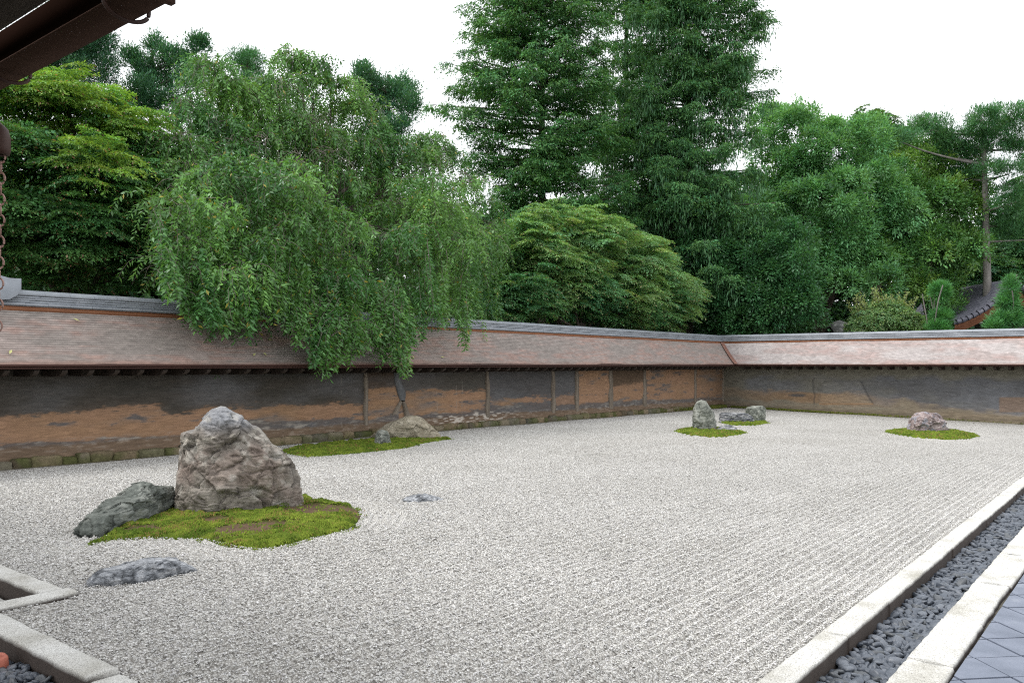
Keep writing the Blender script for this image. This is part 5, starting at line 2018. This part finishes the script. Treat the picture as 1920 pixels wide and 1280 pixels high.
# ---- tall conifers
def conifer(name, label, px0, d, prof, top_py, low_py, nbr, col, droop, dens, trunk_r, hang=0.0, seed=1, lean=0):
    f = foot_at(px0, d)
    k = d / F
    ac_t, ac_l = Acc(), Acc()
    top = at(px0 + lean, top_py, d)
    tp = limb(ac_t, f, top, trunk_r, 0.03, 0.006, 24, 12)
    SP, SO = [], []
    for b in range(nn(nbr)):
        py_ = top_py + (low_py - top_py) * (b + RNG.random()) / nbr
        lft, rgt = poly_eval(py_, [(p[0], p[1]) for p in prof]), poly_eval(py_, [(p[0], p[2]) for p in prof])
        th = RNG.uniform(0, 2 * np.pi)
        if math.sin(th) > 0.35 and RNG.random() < 0.5:
            th = -th
        o = rv * math.cos(th) + fv * math.sin(th)
        hw = ((px0 - lft) if math.cos(th) < 0 else (rgt - px0)) * k
        hd = (lft and (rgt - lft) * 0.42) * k
        Lb = 1 / math.sqrt((math.cos(th) / max(hw, .3)) ** 2 + (math.sin(th) / max(hd, .3)) ** 2) * RNG.uniform(0.72, 1.08)
        z0 = H - (py_ - HOR) * k
        ctr = f + (top - f) * np.clip((z0 - f[2]) / (top[2] - f[2]), 0, 1)
        t = np.linspace(0, 1, 9)[:, None]
        wav = RNG.normal(0, 0.08) * Lb
        pts = ctr + o * Lb * t + UP * (Lb * (0.10 * t - droop * t ** 1.5 + 0.16 * t ** 3)) + np.cross(o, UP) * wav * np.sin(t * 3)
        ac_t.tube(pts, np.linspace(0.040, 0.008, 9) * (0.5 + Lb / 4), 5)
        # branchlets left and right
        ns = max(4, int(Lb / 0.10 * dens))
        tt = RNG.uniform(0.05, 1.04, ns) ** 0.8
        base = np.stack([np.interp(tt, t[:, 0], pts[:, j]) for j in range(3)], -1)
        sd = RNG.choice([-1, 1], ns)[:, None]
        wid = (Lb * 0.30 * (1.12 - tt) + 0.12) * RNG.uniform(0.1, 1.0, ns)
        P = base + np.cross(o, UP)[None] * sd * wid[:, None] + o[None] * wid[:, None] * 0.5
        P[:, 2] -= wid * 0.25
        SP.append(P)
        SO.append(unit(o[None] * 0.8 + np.cross(o, UP)[None] * sd * 0.5 - UP * 0.25 + 0 * P))
    P, O_ = np.concatenate(SP), np.concatenate(SO)
    sprays(ac_l, P, O_, 46, 0.36, 0.120, 0.036, col, flat=0.85, droop=0.75 + hang, var=0.22, hue=0.10, cl_var=0.22, tipcol=((col[0] * 2.6, col[1] * 2.2, col[2] * 1.7), 0.18), fold=0.1)
    if hang:
        m = RNG.random(len(P)) < hang
        Q = P[m]
        n_ = 16
        q = Q[:, None] + RNG.normal(0, 0.10, (len(Q), n_, 3))
        q[..., 2] -= RNG.uniform(0.05, 0.9, (len(Q), n_))
        D = RNG.normal(0, 0.22, q.shape)
        D[..., 2] -= 1
        s = RNG.uniform(0.15, 0.28, q.shape[:2]).ravel()
        leaves(ac_l, q.reshape(-1, 3), D.reshape(-1, 3), RNG.normal(size=q.shape).reshape(-1, 3), s, s * 0.2,
               leafcol(np.array(col) * np.array([1.0, .95, 1.1]), q.shape[0] * n_, 0.2, 0.08), 0.1)
    root = empty(name, label, 'tree', 'tall conifers behind the long wall', tuple(f))
    for ac, nm, m_, sm in ((ac_t, 'trunk', M_BARK, True), (ac_l, 'crown', M_NEEDLE, False)):
        o_ = ac.build(nm, m_, None, sm, loc=f)
        o_.location = (0, 0, 0)
        o_.parent = root


conifer('hemlock', 'tall airy conifer left of the densest one, sky showing through its level branches', 1020, 30.0,
        [(-230, 1000, 1040), (-100, 935, 1110), (0, 880, 1145), (60, 865, 1150), (120, 845, 1150), (190, 812, 1160), (250, 815, 1165), (300, 870, 1170), (350, 915, 1180), (420, 930, 1180), (480, 930, 1180)],
        -250, 530, 330, (0.054, 0.134, 0.044), 0.16, 1.0, 0.26, seed=1)
conifer('spruce', 'tallest and densest conifer with drooping boughs in the middle of the photo', 1282, 33.0,
        [(-330, 1270, 1295), (-150, 1200, 1370), (-50, 1160, 1420), (20, 1150, 1440), (100, 1145, 1445), (200, 1120, 1430), (300, 1110, 1440), (400, 1090, 1480), (480, 1090, 1500), (540, 1130, 1490)],
        -340, 540, 270, (0.052, 0.130, 0.044), 0.34, 1.15, 0.34, 0.35, seed=2)
conifer('spruce', 'second drooping conifer just left of the tallest one', 1175, 34.5,
        [(-200, 1165, 1185), (-60, 1120, 1230), (60, 1105, 1260), (200, 1090, 1265), (320, 1075, 1275), (420, 1070, 1280), (500, 1080, 1280)],
        -210, 520, 130, (0.054, 0.134, 0.043), 0.30, 1.1, 0.24, 0.25, seed=3)

# ---- rounded evergreen oak right of the conifers
lob = [(1500, 290, 38, 85, 80, 3), (1570, 330, 38, 90, 90, 3), (1600, 420, 38, 80, 100, 3), (1520, 420, 36.5, 90, 110, 3), (1640, 460, 38, 45, 80, 2), (1560, 520, 36, 95, 70, 2.6), (1460, 270, 39, 55, 60, 2), (1450, 400, 38, 50, 100, 2)]
f, tf = simple_trunk(1540, 38.5, 350, 0.35, lob, 14)


def oak(ac):
    P, O_ = lobes_pts(puffs(lob, 95, 30, 0.8), nn(3300), (0.70, 1.04), 0.85)
    P = wob_outline(P, O_, 0.5, 0.9, 5)
    tufts_leaf(ac, P, O_, 40, 0.32, 0.17, 0.058, (0.105, 0.225, 0.092), 0.5, 0.95, 0.2, 0.06, 0.16, 0.45)


tree('evergreen_oak', 'broad rounded pale green evergreen tree right of the tallest conifer', None, f, oak, tf, M_LEAF)

# ---- dark glossy shrub mass under the conifers
lob = [(1400, 560, 30, 120, 80, 2.2), (1360, 500, 31, 90, 70, 2), (1450, 500, 31, 70, 75, 2), (1340, 590, 29.5, 60, 50, 1.5), (1470, 590, 30, 50, 60, 1.6)]
lob = behind(lob)
f, tf = simple_trunk(1400, 32, 560, 0.12, lob, 10)


def camellia(ac):
    P, O_ = lobes_pts(puffs(lob, 70, 26, 0.6), nn(2400), (0.7, 1.04), 0.85)
    P = wob_outline(P, O_, 0.12, 0.9, 6)
    tufts_leaf(ac, P, O_, 40, 0.30, 0.12, 0.052, (0.040, 0.108, 0.040), 0.4, 1.0, 0.2, 0.07, 0.15, 0.3)


tree('camellia', 'dark glossy rounded shrub rising behind the wall corner', None, f, camellia, tf, M_GLOSSY, cat='shrub')

# ---- trees at the right
RG = 'trees behind the short wall'
lob = [(1735, 330, 40, 85, 50, 2.5), (1700, 400, 39, 80, 60, 2.5), (1770, 400, 40, 60, 70, 2.5), (1720, 480, 38, 90, 55, 2.5), (1780, 490, 39.5, 50, 50, 2.0), (1690, 300, 41, 45, 40, 2), (1640, 520, 37.5, 60, 60, 2), (1715, 555, 39, 60, 40, 2)]
f, tf = simple_trunk(1745, 40, 360, 0.2, lob, 14)
def loose_maple(ac):
    P, O_ = lobes_pts(puffs(lob_m, 85, 26, 0.9), nn(2600), (0.65, 1.05), 0.85)
    P = wob_outline(P, O_, 0.5, 0.9, 8)
    hi_ = fbm(P * 0.6, 2, 44) > 0.52
    tufts_leaf(ac, P[hi_], O_[hi_], 34, 0.36, 0.15, 0.068, (0.115, 0.205, 0.048), 0.4, 1.0, 0.2, 0.09, 0.18, 0.35)
    tufts_leaf(ac, P[~hi_], O_[~hi_], 34, 0.36, 0.15, 0.068, (0.080, 0.175, 0.052), 0.4, 1.0, 0.2, 0.09, 0.18, 0.35)


lob_m = lob
tree('maple', 'loose yellowish green maple behind the short wall left of the bare trunk', RG, f, loose_maple, tf, M_LEAF)
lob = [(1632, 238, 44, 36, 26, 1.5), (1660, 262, 44, 40, 26, 1.5), (1610, 262, 44, 26, 22, 1.2), (1650, 300, 44, 50, 40, 2)]
f, tf = simple_trunk(1640, 44.5, 240, 0.18, lob, 6)
tree('broadleaf_tree', 'small rounded treetop peeping up behind the pale evergreen tree', RG, f,
     maple_parts(lob, 300, 160, 0.5, 0.14, (0.055, 0.125, 0.038), ((0.12, 0.15, 0.03), 0.08), None, 29), tf, M_LEAF)


def pine(name, label, px0, d, top_py, tr, pads_, col, group, mb, nl=70, bend=0, rad=0.5, needle=(0.16, 0.020)):
    f = foot_at(px0, d)
    ac_t, ac_l = Acc(), Acc()
    tip = at(px0 + bend, top_py, d)
    tp = limb(ac_t, f, tip, tr, tr * 0.3, 0.008, 20, 12)
    for (px_, py_, rx, ry, cnt) in pads_:
        cnt = int(cnt * 2.7)
        c = at(px_, py_, d + RNG.uniform(-1.2, 0.6))
        z = c[2] - abs(px_ - px0) * d / F * 0.12
        j = int(np.clip((z - f[2]) / (tip[2] - f[2]) * 19, 0, 19))
        limb(ac_t, tp[j], c - UP * ry * d / F * 0.3, 0.07, 0.025, 0.06, 8, 6)
        u = rand_dir(nn(cnt))
        u *= RNG.uniform(0.35, 1.0, (len(u), 1))
        P = c + (u[:, 0:1] * rv * rx + u[:, 2:3] * UP * ry + u[:, 1:2] * fv * rx * 0.8) * d / F
        P = P + (fbm(P * 1.1, 3, 77) - 0.5)[:, None] * np.array([0.8, 0.8, 0.8]) * rx * d / F
        tufts_leaf(ac_l, P, unit(u + UP * 0.6), nl, rad * 0.55, needle[0], needle[1], col, 0.6, 1.0, 0.2, 0.08, 0.2)
    root = empty(name, label, 'tree', group, tuple(f))
    for ac, nm, m_, sm in ((ac_t, 'trunk', mb, True), (ac_l, 'crown', M_NEEDLE, False)):
        o_ = ac.build(nm, m_, None, sm, loc=f)
        o_.location = (0, 0, 0)
        o_.parent = root


pine('pine', 'tall pine with bare grey trunk and layered pads at the right edge', 1852, 37.2, 225, 0.27,
     [(1740, 240, 50, 16, 26), (1690, 262, 40, 14, 18), (1790, 258, 45, 18, 24), (1840, 225, 40, 22, 26), (1880, 245, 40, 20, 24), (1905, 215, 35, 22, 20), (1900, 275, 40, 20, 22), (1830, 285, 50, 20, 26),
      (1770, 290, 40, 14, 16), (1890, 320, 50, 22, 24), (1905, 370, 45, 26, 26), (1880, 415, 45, 26, 24), (1820, 330, 40, 20, 16), (1920, 440, 50, 30, 26), (1930, 300, 40, 40, 20), (1850, 265, 40, 20, 16)],
     (0.055, 0.135, 0.055), RG, M_GREYBARK, 56, -8, 0.62, (0.19, 0.026))
lob = [(1900, 470, 44, 60, 70, 2.5), (1940, 400, 45, 60, 80, 2), (1860, 520, 43, 60, 50, 2), (1910, 540, 42, 50, 40, 2)]
f, tf = simple_trunk(1925, 45, 420, 0.2, lob, 8)
tree('broadleaf_tree', 'dark green tree filling the right edge behind the bare trunk', RG, f,
     maple_parts(lob, 700, 160, 0.6, 0.15, (0.055, 0.135, 0.050), ((0.13, 0.18, 0.05), 0.06), None, 31), tf, M_LEAF)

# ---- shrubs looking over the short wall
lob = [(1650, 600, 30, 55, 32, 1.0), (1690, 608, 29.6, 38, 28, .9), (1622, 612, 29.8, 34, 24, .8), (1658, 580, 30, 30, 18, .6), (1712, 620, 29.5, 26, 22, .7)]
f, tf0 = simple_trunk(1660, 30.2, 610, 0.05, lob[:4], 4)
SHOOT = []


def sh_trunk(ac):
    tf0(ac)
    for k in range(60):
        px_ = RNG.uniform(1605, 1708)
        b = at(px_, poly_eval(px_, [(1590, 600), (1640, 572), (1680, 570), (1730, 605)]) + 12, 30 + RNG.uniform(-.5, .4))
        e = b + UP * RNG.uniform(0.25, 0.95) + rv * ((px_ - 1658) / 60 * 0.35 + RNG.normal(0, 0.08))
        pts = limb(ac, b, e, 0.012, 0.005, 0.05, 6, 4)
        SHOOT.append(pts)


def sh_crown(ac):
    P, O_ = lobes_pts(lob, nn(700), (0.7, 1.04))
    P = wob_outline(P, O_, 0.12, 2, 7)
    sprays(ac, P, O_, 55, 0.26, 0.080, 0.036, (0.085, 0.150, 0.045), flat=0.5, droop=0.3, tipcol=((0.26, 0.32, 0.12), 0.08))
    for pts in SHOOT:
        k = 34
        t = RNG.uniform(0.1, 1, k)
        p = np.stack([np.interp(t, np.linspace(0, 1, len(pts)), pts[:, j]) for j in range(3)], -1)
        leaves(ac, p, rand_dir(k) + UP * 0.6, rand_dir(k), RNG.uniform(0.06, 0.11, k), RNG.uniform(0.03, 0.05, k), leafcol((0.20, 0.235, 0.09), k, 0.2, 0.08), 0.1)


tree('spiky_shrub', 'light green bush with spiky pale shoots looking over the short wall', None, f, sh_crown, sh_trunk, M_LEAF, cat='shrub')


def clipped_pine(label, px0, d, lobes_, col, top):
    f, tf_ = simple_trunk(px0, d, top, 0.045, lobes_, 8)

    def crown(ac):
        P, O_ = lobes_pts(lobes_, nn(420), (0.3, 1.05), 0.6)
        tufts_leaf(ac, P, O_, 40, 0.14, 0.16, 0.013, col, 0.7, 0.9, 0.2, 0.08, 0.18)
    tree('young_pine', label, 'young pines over the short wall', f, crown, tf_, M_NEEDLE, M_GREYBARK)


clipped_pine('young clipped pine with two round tufts beside the spiky bush', 1755, 28.5, [(1762, 550, 28.5, 13, 18, .3), (1764, 600, 28.5, 15, 16, .35), (1758, 622, 28.4, 14, 20, .35)], (0.065, 0.180, 0.055), 540)
clipped_pine('bushy young pine in front of the tiled temple gable', 1890, 27.5, [(1892, 545, 27.5, 10, 20, .25), (1888, 572, 27.5, 15, 20, .35), (1882, 602, 27.4, 22, 18, .4), (1862, 616, 27.3, 12, 12, .3), (1897, 602, 27.4, 15, 20, .35), (1894, 528, 27.5, 5, 8, .15)], (0.065, 0.175, 0.058), 525)

# ---- trees further back at the upper left
BG = 'distant trees at the upper left'
pine('cedar', 'dark distant cedar just under the gutter at the upper left', 130, 30, 40, 0.25,
     [(150, 70, 55, 45, 60), (110, 110, 70, 50, 60), (180, 95, 32, 40, 40), (90, 160, 80, 60, 60), (170, 150, 45, 40, 40), (130, 40, 60, 40, 40), (60, 110, 60, 60, 40), (205, 128, 14, 8, 6)],
     (0.034, 0.090, 0.048), BG, M_BARK, 46, 0, 0.7, (0.16, 0.024))
pine('pine', 'distant dark pine with knobbly top between the left maple and the cherry', 285, 32, 95, 0.2,
     [(245, 112, 18, 20, 14), (290, 92, 18, 18, 14), (275, 130, 34, 24, 26), (320, 115, 34, 22, 24), (375, 88, 24, 20, 18), (350, 125, 40, 26, 26), (260, 170, 40, 26, 26), (310, 165, 50, 30, 34), (370, 155, 40, 34, 26), (250, 200, 40, 24, 22), (320, 210, 60, 30, 30)],
     (0.042, 0.110, 0.056), BG, M_BARK, 46, 0, 0.62, (0.14, 0.034))
pine('pine', 'small bright pine top showing above the cherry near its left peak', 462, 33, 105, 0.15,
     [(450, 112, 24, 14, 14), (475, 112, 18, 14, 12), (462, 130, 32, 20, 22), (470, 160, 40, 20, 20)], (0.045, 0.125, 0.050), BG, M_BARK, 50, 0, 0.6, (0.14, 0.022))
pine('pine', 'distant round headed pine right of the cherry crown against the sky', 725, 33, 140, 0.2,
     [(685, 150, 26, 22, 18), (705, 165, 45, 26, 30), (755, 172, 32, 26, 26), (735, 205, 45, 28, 30), (770, 200, 20, 30, 16), (690, 205, 40, 30, 24), (745, 240, 36, 22, 20), (720, 265, 50, 24, 22), (682, 135, 8, 8, 5)],
     (0.050, 0.125, 0.064), BG, M_BARK, 46, 0, 0.62, (0.14, 0.034))

# ---- woodland mass filling the distance below the crowns
ac = Acc()
lobw = []
tops = [(-300, 330), (0, 330), (200, 300), (330, 290), (420, 280), (560, 300), (680, 320), (760, 380), (840, 400), (900, 375), (1020, 380), (1120, 380), (1300, 330), (1450, 340), (1600, 380), (1680, 400), (1800, 400), (1900, 420), (2200, 420)]
deps = [(-300, 19), (200, 19.5), (560, 23), (900, 30), (1200, 40), (1500, 46), (1900, 50), (2200, 50)]
for px_ in np.arange(-320, 2250, 48):
    t_ = poly_eval(px_, tops)
    d_ = poly_eval(px_, deps)
    for py_ in list(np.arange(t_ + 45, 660, 62)) + [605, 640]:
        lobw.append((px_ + RNG.uniform(-20, 20), py_ + RNG.uniform(-12, 12), d_ + RNG.uniform(0, 2.0), 55, 52, 1.3))
P, O_ = lobes_pts(lobw, nn(19000), (0.2, 1.05), 0.7)
sprays(ac, P, O_, 22, 0.75, 0.27, 0.15, (0.034, 0.085, 0.028), flat=0.6, droop=0.4)
tag(ac.build('woodland', M_LEAF), 'dark leafy woodland filling the gaps behind all the single trees', 'woodland', kind='stuff')

# ---- a few fallen leaves on the long roof and the gravel
ac0 = None
LEAF_PX = [(143, 603), (497, 667), (477, 668), (506, 640), (775, 672), (830, 672), (20, 664)]
M_FALLEN = mat_noise('fallen_leaf', [(0.3, (0.30, 0.33, 0.10)), (0.7, (0.55, 0.50, 0.25))], 30, rough=0.6, bstr=0)
for i, (px_, py_) in enumerate(LEAF_PX):
    best = None
    for q in np.linspace(1.03, 0.2, 120):
        p = on_y(px_, py_, YR - q)
        t = (1.05 - q) / 0.91
        zr = ZE + (2.165 - ZE) * t - 0.035 * math.sin(math.pi * t)
        e = abs(p[2] - zr)
        if best is None or e < best[0]:
            best = (e, p, zr)
    p = best[1].copy()
    p[2] = best[2] + 0.028
    ang = RNG.uniform(0, 6.28)
    dx, dy = math.cos(ang), math.sin(ang)
    sl = np.array([0, 1, 0.84])
    e1 = np.array([dx, 0, 0]) + sl * dy * 0.76
    e2 = np.array([-dy, 0, 0]) + sl * dx * 0.76
    v = [p - e1 * 0.05, p - e2 * 0.018 + UP * 0.006, p + e1 * 0.05 + UP * 0.004, p + e2 * 0.018 + UP * 0.008]
    ac = Acc()
    ac.add(v, [(0, 1, 2), (0, 2, 3)])
    o = ac.build('fallen_leaf', M_FALLEN, loc=p)
    tag(o, 'single pale fallen leaf lying on the long wall shingle roof', 'leaf', 'fallen leaves on the long roof')
